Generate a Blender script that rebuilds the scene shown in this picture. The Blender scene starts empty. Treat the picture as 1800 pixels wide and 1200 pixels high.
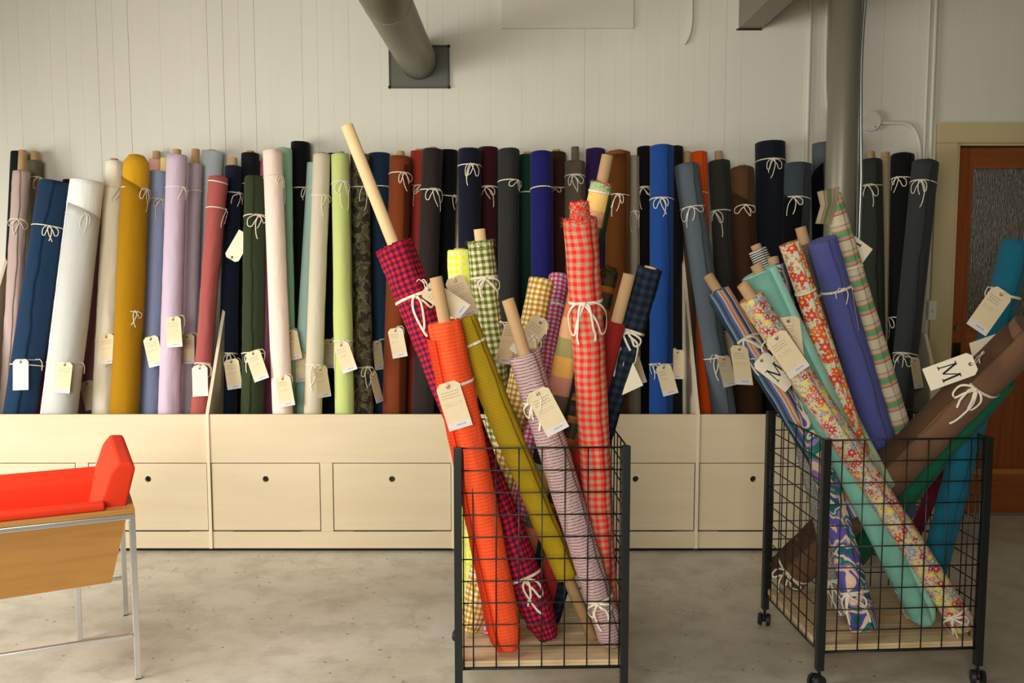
import bpy, bmesh, math, random
from mathutils import Vector, Matrix, noise
random.seed(7)
S = bpy.context.scene
# ---------------------------------------------------------------- camera, world, lights, exposure
F, TH, CH = 1690.0, math.radians(5.5), 1.53
cam_d = bpy.data.cameras.new('camera'); cam = bpy.data.objects.new('camera', cam_d)
S.collection.objects.link(cam); S.camera = cam
cam.location = (0, 0, CH); cam.rotation_euler = (math.radians(90) - TH, 0, 0)
cam_d.sensor_fit = 'HORIZONTAL'; cam_d.sensor_width = 36; cam_d.lens = 36 * F / 1800; cam_d.clip_start = .05
w = bpy.data.worlds.new('world'); S.world = w; w.use_nodes = True
bg = w.node_tree.nodes['Background']; bg.inputs[0].default_value = (1.0, .82, .58, 1); bg.inputs[1].default_value = .03
def area(name, loc, target, sx, sy, power, col, spread=180):
    l = bpy.data.lights.new(name, 'AREA'); l.shape = 'RECTANGLE'; l.size = sx; l.size_y = sy; l.energy = power; l.color = col; l.spread = math.radians(spread)
    o = bpy.data.objects.new(name, l); S.collection.objects.link(o); o.location = loc
    o.rotation_euler = (Vector(target) - Vector(loc)).to_track_quat('-Z', 'Y').to_euler(); return o
area('window_daylight_left', (-4.2, 2.3, 1.25), (-1.2, 4.5, .15), 2.2, 1.6, 70, (1.0, .985, .94), 112)
area('window_daylight_front', (-1.2, -1.8, 2.0), (-.2, 5.3, 1.35), 2.8, 1.6, 54, (1.0, .955, .87), 84)
area('floor_fill_light', (-1.6, 2.6, 3.55), (-1.2, 3.4, 0), 1.6, 1.2, 20, (1.0, .98, .93), 100)  # unseen overhead fill added to brighten the floor on the left
S.view_settings.view_transform = 'Standard'; S.view_settings.look = 'None'
S.view_settings.exposure = 0.0; S.view_settings.gamma = 1; S.view_settings.use_curve_mapping = False

# ---------------------------------------------------------------- pixel -> point helpers
def ray(x, y):
    u = (x - 900) / F; v = (600 - y) / F; c, s = math.cos(TH), math.sin(TH)
    return Vector((u, c + v * s, -s + v * c))
def atY(x, y, Y):
    d = ray(x, y); return Vector((0, 0, CH)) + d * (Y / d.y)
def proj(p):
    c, s = math.cos(TH), math.sin(TH); z = p.z - CH; dep = p.y * c - z * s
    return 900 + F * p.x / dep, 600 - F * (p.y * s + z * c) / dep
def along(B, T, y):          # fraction of the segment B-T seen at picture height y
    lo, hi = -.2, 1.2
    for _ in range(40):
        m = (lo + hi) / 2
        if proj(B + (T - B) * m)[1] > y: lo = m
        else: hi = m
    return lo
def lin(c):
    return tuple(((v / 255) / 12.92 if v / 255 <= .04045 else ((v / 255 + .055) / 1.055) ** 2.4) for v in c)

# ---------------------------------------------------------------- object helpers
COL = S.collection
def obj(name, bm, mat=None, parent=None, smooth=False):
    me = bpy.data.meshes.new(name); bm.normal_update(); bm.to_mesh(me); bm.free()
    if mat: me.materials.append(mat)
    if smooth:
        for p in me.polygons: p.use_smooth = True
    o = bpy.data.objects.new(name, me); COL.objects.link(o)
    if parent: o.parent = parent
    return o
def tag(o, label, cat, group=None):
    o['label'] = label; o['category'] = cat
    if group: o['group'] = group
    return o
def thing(name, label, cat, mtx=None, group=None):
    o = bpy.data.objects.new(name, None); COL.objects.link(o); o.empty_display_size = .05
    if mtx is not None: o.matrix_world = mtx
    return tag(o, label, cat, group)
def struct(o): o['kind'] = 'structure'; return o
def add_box(bm, a, b, bev=0.0):
    a = Vector(a); b = Vector(b); ce = (a + b) / 2; d = b - a
    r = bmesh.ops.create_cube(bm, size=1, matrix=Matrix.Translation(ce) @ Matrix.Diagonal((abs(d.x), abs(d.y), abs(d.z), 1)))
    if bev:
        es = list({e for v in r['verts'] for e in v.link_edges})
        bmesh.ops.bevel(bm, geom=es, offset=bev, segments=2, affect='EDGES', profile=.6)
def box(name, a, b, mat, parent=None, bev=0.0):
    bm = bmesh.new(); add_box(bm, a, b, bev); return obj(name, bm, mat, parent)
def add_prism(bm, pts, ext):      # pts: closed 3D polygon, ext: Vector
    n = len(pts); A = [bm.verts.new(p) for p in pts]; B = [bm.verts.new(Vector(p) + Vector(ext)) for p in pts]
    bm.faces.new(A[::-1]); bm.faces.new(B)
    for i in range(n): bm.faces.new((A[i], A[(i + 1) % n], B[(i + 1) % n], B[i]))
    bmesh.ops.recalc_face_normals(bm, faces=bm.faces)
def add_tube(bm, path, r, n=10, cap=True, normal=None, flat=None):
    """swept tube; flat=(w,t) makes a ribbon whose flat side faces normal(p)"""
    path = [Vector(p) for p in path]; rings = []; prev = None
    for i, p in enumerate(path):
        t = (path[min(i + 1, len(path) - 1)] - path[max(i - 1, 0)]).normalized()
        if normal: nn = normal(p)
        else: nn = prev if prev else (Vector((0, 0, 1)) if abs(t.z) < .9 else Vector((1, 0, 0)))
        s = t.cross(nn)
        if s.length < 1e-5: s = t.orthogonal()
        s.normalize(); u = s.cross(t).normalized(); prev = u
        rr = r(i / (len(path) - 1)) if callable(r) else r
        if flat: ring = [p + s * math.cos(2 * math.pi * k / n) * flat[0] / 2 + u * math.sin(2 * math.pi * k / n) * flat[1] / 2 for k in range(n)]
        else: ring = [p + s * math.cos(2 * math.pi * k / n) * rr + u * math.sin(2 * math.pi * k / n) * rr for k in range(n)]
        rings.append([bm.verts.new(q) for q in ring])
    for a, b in zip(rings, rings[1:]):
        for k in range(n): bm.faces.new((a[k], a[(k + 1) % n], b[(k + 1) % n], b[k]))
    if cap: bm.faces.new(rings[0][::-1]); bm.faces.new(rings[-1])
def smoothpath(pts, n=6):
    P = [Vector(p) for p in pts]; out = []
    for i in range(len(P) - 1):
        p0 = P[max(i - 1, 0)]; p1 = P[i]; p2 = P[i + 1]; p3 = P[min(i + 2, len(P) - 1)]
        for k in range(n):
            t = k / n
            out.append(.5 * ((2 * p1) + (p2 - p0) * t + (2 * p0 - 5 * p1 + 4 * p2 - p3) * t * t + (3 * p1 - p0 - 3 * p2 + p3) * t ** 3))
    out.append(P[-1]); return out

# ---------------------------------------------------------------- node helper
class N:
    def __init__(s, name, rough=.85, metal=0.0, spec=.3):
        s.m = bpy.data.materials.new(name); s.m.use_nodes = True; s.t = s.m.node_tree
        s.b = s.t.nodes['Principled BSDF']; s.b.inputs['Roughness'].default_value = rough
        s.b.inputs['Metallic'].default_value = metal; s.b.inputs['Specular IOR Level'].default_value = spec
    def n(s, ty, **k):
        x = s.t.nodes.new(ty)
        for a, v in k.items():
            if a.startswith('i_'): s.put(x.inputs[a[2:].replace('_', ' ')], v)
            else: setattr(x, a, v)
        return x
    def put(s, sock, v):
        if isinstance(v, bpy.types.NodeSocket): s.t.links.new(v, sock)
        else: sock.default_value = v
    def math(s, op, a, b=0.0, c=0.0):
        x = s.t.nodes.new('ShaderNodeMath'); x.operation = op
        s.put(x.inputs[0], a); s.put(x.inputs[1], b); s.put(x.inputs[2], c); return x.outputs[0]
    def mix(s, f, a, b, mode='MIX'):
        x = s.t.nodes.new('ShaderNodeMix'); x.data_type = 'RGBA'; x.blend_type = mode
        s.put(x.inputs[0], f); s.put(x.inputs[6], a if not isinstance(a, tuple) else (*a[:3], 1)); s.put(x.inputs[7], b if not isinstance(b, tuple) else (*b[:3], 1))
        return x.outputs[2]
    def ramp(s, f, stops, interp='LINEAR'):
        x = s.t.nodes.new('ShaderNodeValToRGB'); x.color_ramp.interpolation = interp; e = x.color_ramp.elements
        while len(e) < len(stops): e.new(.5)
        for i, (p, c) in enumerate(stops): e[i].position = p; e[i].color = (*c[:3], 1)
        s.put(x.inputs[0], f); return x.outputs[0]
    def noise(s, vec, scale, detail=2.0, rough=.5, dist=0.0):
        x = s.n('ShaderNodeTexNoise'); s.put(x.inputs['Vector'], vec); x.inputs['Scale'].default_value = scale
        x.inputs['Detail'].default_value = detail; x.inputs['Roughness'].default_value = rough; x.inputs['Distortion'].default_value = dist
        return x.outputs['Fac']
    def coord(s, kind='Object'): return s.n('ShaderNodeTexCoord').outputs[kind]
    def sep(s, v):
        x = s.n('ShaderNodeSeparateXYZ'); s.put(x.inputs[0], v); return x.outputs
    def comb(s, a, b, c=0.0):
        x = s.n('ShaderNodeCombineXYZ'); s.put(x.inputs[0], a); s.put(x.inputs[1], b); s.put(x.inputs[2], c); return x.outputs[0]
    def mapv(s, v, scale=(1, 1, 1), loc=(0, 0, 0)):
        x = s.n('ShaderNodeMapping'); s.put(x.inputs[0], v); x.inputs['Scale'].default_value = scale; x.inputs['Location'].default_value = loc; return x.outputs[0]
    def col(s, c): s.put(s.b.inputs['Base Color'], c if not isinstance(c, tuple) else (*c[:3], 1))
    def bump(s, h, strength=.3, dist=.002):
        x = s.n('ShaderNodeBump'); x.inputs['Strength'].default_value = strength; x.inputs['Distance'].default_value = dist
        s.put(x.inputs['Height'], h); s.put(s.b.inputs['Normal'], x.outputs[0])

def plain(name, c, rough=.6, metal=0, spec=.3, var=.06, scale=8, bump=0):
    k = N(name, rough, metal, spec); co = k.coord(); f = k.noise(co, scale, 3)
    k.col(k.mix(f, tuple(v * (1 - var) for v in c), tuple(min(1, v * (1 + var)) for v in c)))
    if bump: k.bump(k.noise(co, 60, 3), bump, .002)
    return k.m

# fabric patterns: UV = (arc length, length along the roll) in metres
def gain(c, g): return tuple(min(.93, v * g) for v in lin(c))
def fab_finish(k, col, crumple=.35, weave=True):
    uv = k.coord('UV'); n1 = k.noise(k.mapv(uv, (9, 3, 1)), 1.0, 3, .55)
    col = k.mix(k.math('MULTIPLY', n1, .25), col, (0, 0, 0), 'MIX') if False else col
    k.col(col)
    big = k.noise(k.mapv(uv, (14, 4, 1)), 1.0, 3, .6); fine = k.noise(k.mapv(uv, (900, 500, 1)), 1.0, 1)
    k.bump(k.math('ADD', k.math('MULTIPLY', big, crumple * 4), k.math('MULTIPLY', fine, .22)), .55, .006)
    return k.m
def solid(c, g=1.2, rough=.85, crumple=.6, sheen=.25):
    k = N('fabric_plain', rough, 0, .15); base = gain(c, g)
    uv = k.coord('UV'); f = k.noise(k.mapv(uv, (500, 260, 1)), 1.0, 2)
    k.b.inputs['Sheen Weight'].default_value = sheen * .3
    return fab_finish(k, k.mix(f, tuple(v * .86 for v in base), tuple(min(1, v * 1.12) for v in base)), crumple)
def sq(k, x, period, duty=.5, soft=None):
    return k.math('LESS_THAN', k.math('FRACT', k.math('DIVIDE', x, period)), duty)
def gingham(dark, mid, light, p, g=1.2, crumple=.5):
    k = N('fabric_gingham', .88, 0, .15); uv = k.coord('UV')
    wob = k.noise(k.mapv(uv, (12, 12, 1)), 1, 2); o = k.sep(uv)
    u = k.math('ADD', o[0], k.math('MULTIPLY', wob, p * .35)); v = k.math('ADD', o[1], k.math('MULTIPLY', wob, p * .45))
    a, b = sq(k, u, p), sq(k, v, p); su = k.math('ADD', a, b)
    c = k.ramp(k.math('MULTIPLY', su, .5), [(0, gain(light, g)), (.3, gain(mid, g)), (.8, gain(dark, g))], 'CONSTANT')
    return fab_finish(k, c, crumple)
def bands(cols, period, axis=1, g=1.2, wob=.004, crumple=.35, phase=0.0):
    """cols: list of (fraction start, colour) repeated along the roll (axis 1) or round it (axis 0)"""
    k = N('fabric_striped', .88, 0, .15); uv = k.coord('UV'); o = k.sep(uv)
    x = k.math('ADD', o[axis], k.math('MULTIPLY', k.noise(k.mapv(uv, (10, 10, 1)), 1, 2), wob))
    f = k.math('FRACT', k.math('ADD', k.math('DIVIDE', x, period), phase))
    return fab_finish(k, k.ramp(f, [(p, gain(c, g)) for p, c in cols], 'CONSTANT'), crumple)
def floral(ground, palette, scale=26, g=1.2, fill=.36, leaf=(120, 150, 60), small=1.0, cluster=0.0):
    k = N('fabric_floral', .8, 0, .2); uv = k.coord('UV'); col = k.mix(k.noise(uv, 14, 2), gain(ground, g), gain(tuple(v * .93 for v in ground), g))
    def layer(col, sc, thr, pal, seed, centre=True):
        d = k.n('ShaderNodeTexNoise'); d.inputs['Scale'].default_value = sc * 3.4; k.put(d.inputs['Vector'], uv)
        vv = k.mix(.10 / sc * 6, uv, d.outputs['Color'], 'ADD') if False else uv
        x = k.n('ShaderNodeTexVoronoi'); x.voronoi_dimensions = '2D'; k.put(x.inputs['Vector'], k.mapv(vv, (1, 1, 1), (seed, seed * .7, 0))); x.inputs['Scale'].default_value = sc
        # petals: angle about the cell's own centre
        pos = k.n('ShaderNodeVectorMath', operation='SUBTRACT'); mp = k.mapv(vv, (1, 1, 1), (seed, seed * .7, 0)); k.put(pos.inputs[0], mp)
        k.put(pos.inputs[1], x.outputs['Position']); q = k.sep(pos.outputs[0])
        ang = k.math('ARCTAN2', q[1], q[0]); cells = k.sep(x.outputs['Color'])
        pet = k.math('ADD', 1.0, k.math('MULTIPLY', k.math('SINE', k.math('MULTIPLY', ang, 6.0)), .28))
        rad = k.math('MULTIPLY', k.math('MULTIPLY', pet, thr), k.math('ADD', .55, k.math('MULTIPLY', cells[1], .7)))
        m = k.math('LESS_THAN', x.outputs['Distance'], rad)
        if cluster: m = k.math('MULTIPLY', m, k.math('GREATER_THAN', k.noise(k.mapv(uv, (1, 1, 1), (seed, 2, 0)), 9, 1), cluster))
        n = len(pal); fc = k.ramp(cells[0], [(i / n, gain(c, g)) for i, c in enumerate(pal)], 'CONSTANT')
        col = k.mix(m, col, fc)
        if centre:
            m2 = k.math('LESS_THAN', x.outputs['Distance'], k.math('MULTIPLY', rad, .28)); col = k.mix(m2, col, gain((235, 200, 90), g))
        return col
    lf = k.n('ShaderNodeTexVoronoi'); lf.voronoi_dimensions = '2D'; k.put(lf.inputs['Vector'], k.mapv(uv, (1, .6, 1), (3, 1, 0))); lf.inputs['Scale'].default_value = scale * 2.6
    col = k.mix(k.math('LESS_THAN', lf.outputs['Distance'], .22), col, gain(leaf, g))
    col = layer(col, scale * 2.1, .26 * small, palette[::-1], 5.3)
    col = layer(col, scale, fill, palette, 0.0)
    return fab_finish(k, col, .3)
def blotch(cols, scale=18, g=1.2, dist=1.5, stretch=(1, 1, 1), rough=.85):
    k = N('fabric_printed', rough, 0, .2); uv = k.coord('UV'); f = k.noise(k.mapv(uv, stretch), scale, 1.5, .5, dist)
    return fab_finish(k, k.ramp(f, [(p, gain(c, g)) for p, c in cols], 'CONSTANT'), .3)
def speck(a, b, scale=420, g=1.2, thr=.5):
    k = N('fabric_speckled', .85, 0, .2); uv = k.coord('UV'); f = k.noise(uv, scale, 1)
    return fab_finish(k, k.ramp(f, [(0, gain(a, g)), (thr, gain(b, g))], 'CONSTANT'), .3)

# ---------------------------------------------------------------- the roll
CARD = None
def roll_matrix(B, T):
    z = (T - B).normalized(); view = Vector((B.x * .6, 1, 0)).normalized(); x = view.cross(z); 
    x = -x if x.x < 0 else x
    x.normalize(); y = z.cross(x).normalized()
    m = Matrix((x, y, z)).transposed().to_4x4(); m.translation = B; return m
def body_mesh(L, r0, r1, seam=1.0, step=.0035, amp=.0012, crump=0.0, gather_bot=0.0, fray=0.0, seed=0, rc=.021, bulge=0.0, na=44, nz=46, z0=0.0, gather_top=0.0):
    """rolled cloth: spiral section with a visible loose edge at angle `seam` (radians, 0 = towards -Y)"""
    bm = bmesh.new(); uvl = bm.loops.layers.uv.new('UVMap'); rnd = random.Random(seed)
    ph = [rnd.uniform(0, 6.28) for _ in range(10)]
    def rad(a, z):
        t = (z - z0) / (L - z0); r = r0 + (r1 - r0) * t
        q = ((a - seam) % (2 * math.pi)) / (2 * math.pi)
        r += step * (q - .5)
        w_ = math.sin(2 * a + ph[0] + 1.7 * z) * .55 + math.sin(3 * a + ph[1] - 3.1 * z) * .4 + math.sin(5 * a + ph[2] + 5 * z) * .22
        r += amp * w_ * (1 + .6 * math.sin(z * 4 + ph[3]))
        r += bulge * math.exp(-((z - L * .45) / .12) ** 2)
        if crump:
            v = Vector((math.cos(a) * 1.6, math.sin(a) * 1.6, z * 22 + seed * 3.1))
            r += crump * (noise.noise(v) * 1.0 + noise.noise(v * 2.3) * .5)
        if gather_bot and t < gather_bot:
            e = 1 - t / gather_bot; r *= 1 - .42 * e ** 2.2
            r += .006 * e * (noise.noise(Vector((math.cos(a) * 3, math.sin(a) * 3, z * 60 + seed))) )
        if gather_top and t > 1 - gather_top:
            e = (t - 1 + gather_top) / gather_top; r *= 1 - .35 * e ** 2
        return max(r, rc + .002)
    rings = []
    zs = [z0 + (L - z0) * i / nz for i in range(nz + 1)]
    A = [seam + 2 * math.pi * k / na for k in range(na)] + [seam + 2 * math.pi - 1e-3]
    wav = [rnd.uniform(-1, 1) for _ in range(5)]
    for z in zs:
        ring = []
        for a in A:
            aa = a + .08 * math.sin(z * 6 + ph[4]) + .05 * math.sin(z * 17 + ph[5]) + .03 * math.sin(z * 41 + ph[7])
            zz = z
            if z == zs[-1]: zz = z + fray * rnd.uniform(-1, 1) + .003 * math.sin(a * 2 + ph[6])
            r = rad(a, z); ring.append(bm.verts.new((math.sin(aa) * r, -math.cos(aa) * r, zz)))
        rings.append(ring)
    def quad(a, b, c, d, uvs):
        f = bm.faces.new((a, b, c, d)); f.smooth = True
        for l, q in zip(f.loops, uvs): l[uvl].uv = q
    rm = (r0 + r1) / 2; m = len(A)
    for i in range(len(rings) - 1):
        for k in range(m):
            k2 = (k + 1) % m
            u1, u2 = (A[k] - seam) * rm, ((A[k + 1] - seam) * rm if k < m - 1 else (A[k] - seam) * rm)
            quad(rings[i][k], rings[i][k2], rings[i + 1][k2], rings[i + 1][k], ((u1, zs[i] - L), (u2, zs[i] - L), (u2, zs[i + 1] - L), (u1, zs[i + 1] - L)))
    # ends: rounded shoulder, wound layers sinking towards the core
    for end, ring, sgn in ((0, rings[0], -1), (1, rings[-1], 1)):
        prev = ring; z = zs[-1] if end else zs[0]; R = r1 if end else r0
        for j, fr in enumerate((.93, .80, .66, .52)):
            dz = sgn * (.003, -.002, .001, -.003)[j]
            cur = []
            for k, v in enumerate(prev):
                o = ring[k].co; a = math.atan2(o.x, -o.y); r = math.hypot(o.x, o.y) * fr
                r = max(r, rc)
                cur.append(bm.verts.new((math.sin(a) * r, -math.cos(a) * r, z + dz + (fray * rnd.uniform(-.8, .8) if fray else 0))))
            for k in range(m):
                k2 = (k + 1) % m; q = (prev[k], prev[k2], cur[k2], cur[k]) if end else (prev[k2], prev[k], cur[k], cur[k2])
                quad(*q, ((k * .01, z), (k * .01 + .01, z), (k * .01 + .01, z + .01), (k * .01, z + .01)))
            prev = cur
        c = bm.verts.new((0, 0, z - sgn * .006))
        for k in range(m):
            k2 = (k + 1) % m; f = bm.faces.new((prev[k], prev[k2], c) if end else (prev[k2], prev[k], c))
    return bm, rad
def core_mesh(z0, z1, r=.021):
    bm = bmesh.new(); n = 28; prof = [(r, z0), (r, z1 - .001), (r - .0008, z1), (r - .0035, z1), (r - .004, z1 - .001), (r - .004, max(z0, z1 - .25)), (0, max(z0, z1 - .25))]
    rings = [[bm.verts.new((math.cos(2 * math.pi * k / n) * a, math.sin(2 * math.pi * k / n) * a, z)) for k in range(n)] for a, z in prof[:-1]]
    for a, b in zip(rings, rings[1:]):
        for k in range(n): bm.faces.new((a[k], a[(k + 1) % n], b[(k + 1) % n], b[k])).smooth = True
    bm.faces.new(rings[-1]); bm.faces.new(rings[0][::-1]); return bm
def tie_mesh(rfun, z, ang=0.0, style='bow', wdt=.008, seed=0, tilt=0.0, size=1.0):
    bm = bmesh.new(); rnd = random.Random(seed + 99)
    def on(a, dz, off=.0025): 
        zz = z + dz; r = rfun(a, zz) + off; return Vector((math.sin(a) * r, -math.cos(a) * r, zz))
    nrm = lambda p: Vector((p.x, p.y, 0)).normalized()
    ring = [on(ang + 2 * math.pi * k / 40, tilt * math.cos(2 * math.pi * k / 40) , .002) for k in range(41)]
    add_tube(bm, ring, 0, 6, True, nrm, (wdt, .0018))
    if style != 'plain':
        R = rfun(ang, z); da = lambda x: x * size / R
        for sd in (-1, 1):
            j = rnd.uniform(.55, 1.35); h = rnd.uniform(.55, 1.25) * size; g_ = rnd.uniform(.6, 1.5); e_ = rnd.uniform(-.012, .012)
            lp = [(0, 0, .004), (sd * .018 * j, -.002, .010), (sd * .034 * j, -.018 * h, .012), (sd * .036 * j, -.045 * h, .008), (sd * .024 * j, -.050 * h, .007), (sd * .014 * j, -.026 * h, .010), (0, -.002, .006)]
            if style == 'bow' or sd == 1:
                add_tube(bm, smoothpath([on(ang + da(x), dz, of) for x, dz, of in lp], 5), 0, 6, True, nrm, (wdt * .8, .0018))
            tl = [(0, 0, .005), (sd * .008, -.012, .011), (sd * .014 * g_ + e_, -.040 * h, .009), (sd * .014 * g_ + 2 * e_, -.062 * h * g_ - .01, .006), (sd * .010 * g_ + 2.5 * e_, -.075 * h * g_ - .015, .006)]
            add_tube(bm, smoothpath([on(ang + da(x), dz, of) for x, dz, of in tl], 5), 0, 6, True, nrm, (wdt * .8, .0018))
        kn = on(ang, 0, .006); bmesh.ops.create_icosphere(bm, subdivisions=2, radius=wdt * .75, matrix=Matrix.Translation(kn))
    for f in bm.faces: f.smooth = True
    return bm
def wrap_mesh(rfun, a0, a1, zA, zB, ztop, off=.0035, n=26, nz=26, zlow=0.0, uscale=.055, curl=0.0):
    """loose outer layer of cloth: from angle a0 to a1, its top edge running from height zA to zB"""
    bm = bmesh.new(); uvl = bm.loops.layers.uv.new('UVMap'); G = []
    for i in range(n + 1):
        t = i / n; a = a0 + (a1 - a0) * t; zt = zA + (zB - zA) * t; row = []
        for j in range(nz + 1):
            z = zlow + (zt - zlow) * j / nz; e = off + curl * (1 if i in (0,) else 0) * .003
            e += .0015 * math.sin(7 * z + a * 3)
            for q in (0,): row.append((a + .03 * math.sin(z * 11), z, e))
        G.append(row)
    vs = [[bm.verts.new((math.sin(a) * (rfun(a, z) + e), -math.cos(a) * (rfun(a, z) + e), z)) for a, z, e in row] for row in G]
    for i in range(n):
        for j in range(nz):
            f = bm.faces.new((vs[i][j], vs[i + 1][j], vs[i + 1][j + 1], vs[i][j + 1])); f.smooth = True
            for l, (p, q) in zip(f.loops, ((i, j), (i + 1, j), (i + 1, j + 1), (i, j + 1))): l[uvl].uv = (G[p][q][0] * uscale, G[p][q][1] - ztop)
    bmesh.ops.solidify(bm, geom=bm.faces[:], thickness=-.0018); bmesh.ops.recalc_face_normals(bm, faces=bm.faces)
    return bm
def fray_mesh(rfun, L, r, kind, seed):
    """ragged threads round the mouth of a roll; kind = (strand length, inner ruff height, inner ruff radius)"""
    bm = bmesh.new(); uvl = bm.loops.layers.uv.new('UVMap'); rnd = random.Random(seed); ln, hh, ri = kind
    def strand(p, d, l, w_):
        q = [p, p + d * l * .5 + Vector((rnd.uniform(-.3, .3), rnd.uniform(-.3, .3), .2)) * l * .4, p + d * l + Vector((rnd.uniform(-.5, .5), rnd.uniform(-.5, .5), -.3)) * l * .5]
        t = Vector((-p.y, p.x, 0)).normalized() * w_; vs = [(bm.verts.new(a - t * f), bm.verts.new(a + t * f)) for a, f in zip(q, (1, .8, .3))]; u0 = rnd.random() * .2
        for a, b in zip(vs, vs[1:]):
            f = bm.faces.new((a[0], a[1], b[1], b[0]))
            for l_ in f.loops: l_[uvl].uv = (u0, u0 * 3.1)
    for i in range(150):
        a = rnd.uniform(0, 6.28); rr = rfun(a, L) + rnd.uniform(-.002, .003); z = L + rnd.uniform(-.022, .004)
        strand(Vector((math.sin(a) * rr, -math.cos(a) * rr, z)), Vector((math.sin(a) * .8, -math.cos(a) * .8, rnd.uniform(-.6, .9))).normalized(), ln * rnd.uniform(.5, 1.2), .0013)
    if hh:
        n = 28; rows = []
        for j in range(9):
            z = L - .01 + (hh + .01) * j / 8; rows.append([bm.verts.new((math.sin(2 * math.pi * k / n) * (ri + rnd.uniform(-.003, .004)), -math.cos(2 * math.pi * k / n) * (ri + rnd.uniform(-.003, .004)), z + rnd.uniform(-.002, .002))) for k in range(n)])
        for a_, b_ in zip(rows, rows[1:]):
            for k in range(n):
                f = bm.faces.new((a_[k], a_[(k + 1) % n], b_[(k + 1) % n], b_[k])); u0 = rnd.random()
                for l_ in f.loops: l_[uvl].uv = (u0, u0 * 2.3)
        bm.faces.new(rows[-1])
        for i in range(260):
            a = rnd.uniform(0, 6.28); z = L + rnd.uniform(0, hh)
            strand(Vector((math.sin(a) * ri, -math.cos(a) * ri, z)), Vector((math.sin(a), -math.cos(a), rnd.uniform(-.6, 1))).normalized(), ln * rnd.uniform(.4, 1), .0014)
    return bm
ROLLS = {}
def make_roll(key, geo, Y, zf, mat, label, group, core=0.0, ties=(), seam=.9, wrap=None, opts=None, core_low=0.0, near=False, frayed=None, core_mat=None):
    xt, yt, xl, yl, wt, wl = geo[:6]
    if len(geo) > 8: zf = geo[8]
    Yt, Yb = Y; T = atY(xt, yt, Yt); lo, hi = 0.0, 6.0
    for _ in range(40):
        m = (lo + hi) / 2
        if atY(xt + (xl - xt) * m, yt + (yl - yt) * m, Yb).z > zf: lo = m
        else: hi = m
    B = atY(xt + (xl - xt) * lo, yt + (yl - yt) * lo, Yb)
    rt = wt / 2 * Yt / F; tl = 1 / lo; rl = wl / 2 * (Yt + (Yb - Yt) * min(1, tl)) / F
    d = (T - B).normalized(); slope = math.sqrt(max(0, 1 - d.z ** 2)); B = B + Vector((0, 0, rl * slope * (1 if zf < .4 or zf < .5 else 0)))
    L = (T - B).length; M = roll_matrix(B, T)
    rb = rl if tl > .95 else rt + (rl - rt) / max(tl, .3)
    rb = max(.028, min(rb, rl * 1.15)) if tl < .95 else rl
    o = dict(seed=abs(hash(key)) % 1000 if False else sum(ord(c) * (i + 1) for i, c in enumerate(key)) % 997, seam=seam)
    o.update(opts or {}); th = thing('fabric_roll', label, 'fabric roll', M, group)
    z0 = core_low * L; rc = .021 if core or core_low else .012
    bm, rad = body_mesh(L, rb, rt, rc=rc, z0=z0, **o); fab = obj('fabric', bm, mat, th)
    if core or core_low:
        zt = L + core if core else L - .01; obj('cardboard_core', core_mesh(0.0 if core_low else L * .5, zt, min(.021, rt * .8)), core_mat or CARD, th)
    for i, ti in enumerate(ties):
        y, ang, st = ti[:3]; sz = ti[3] if len(ti) > 3 else 1.0
        z = min(max(along(B, T, y) * L, .06), L - .02)
        obj('tie_ribbon', tie_mesh(rad, z, ang, st, .0105 if near else .0062, o['seed'] + i * 7, .006 * math.sin(i + o['seed']), sz * (1.15 if near else 1)), TAPE, th)
    if wrap: 
        a0, a1, fa, fb, wm = wrap[:5]; obj('outer_wrap', wrap_mesh(rad, a0, a1, L - fa, L - fb, L, off=wrap[5] if len(wrap) > 5 else .0035), wm or mat, th)
    if frayed: obj('frayed_edge', fray_mesh(rad, L, rt, frayed, o['seed']), mat, th)
    ROLLS[key] = dict(B=B, T=T, rb=rb, rt=rt, d=d, L=L, px=(xt, yt, xl, yl), Y=(Yt, Yb), lo=lo, rad=rad, M=M, th=th)
    return th

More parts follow.
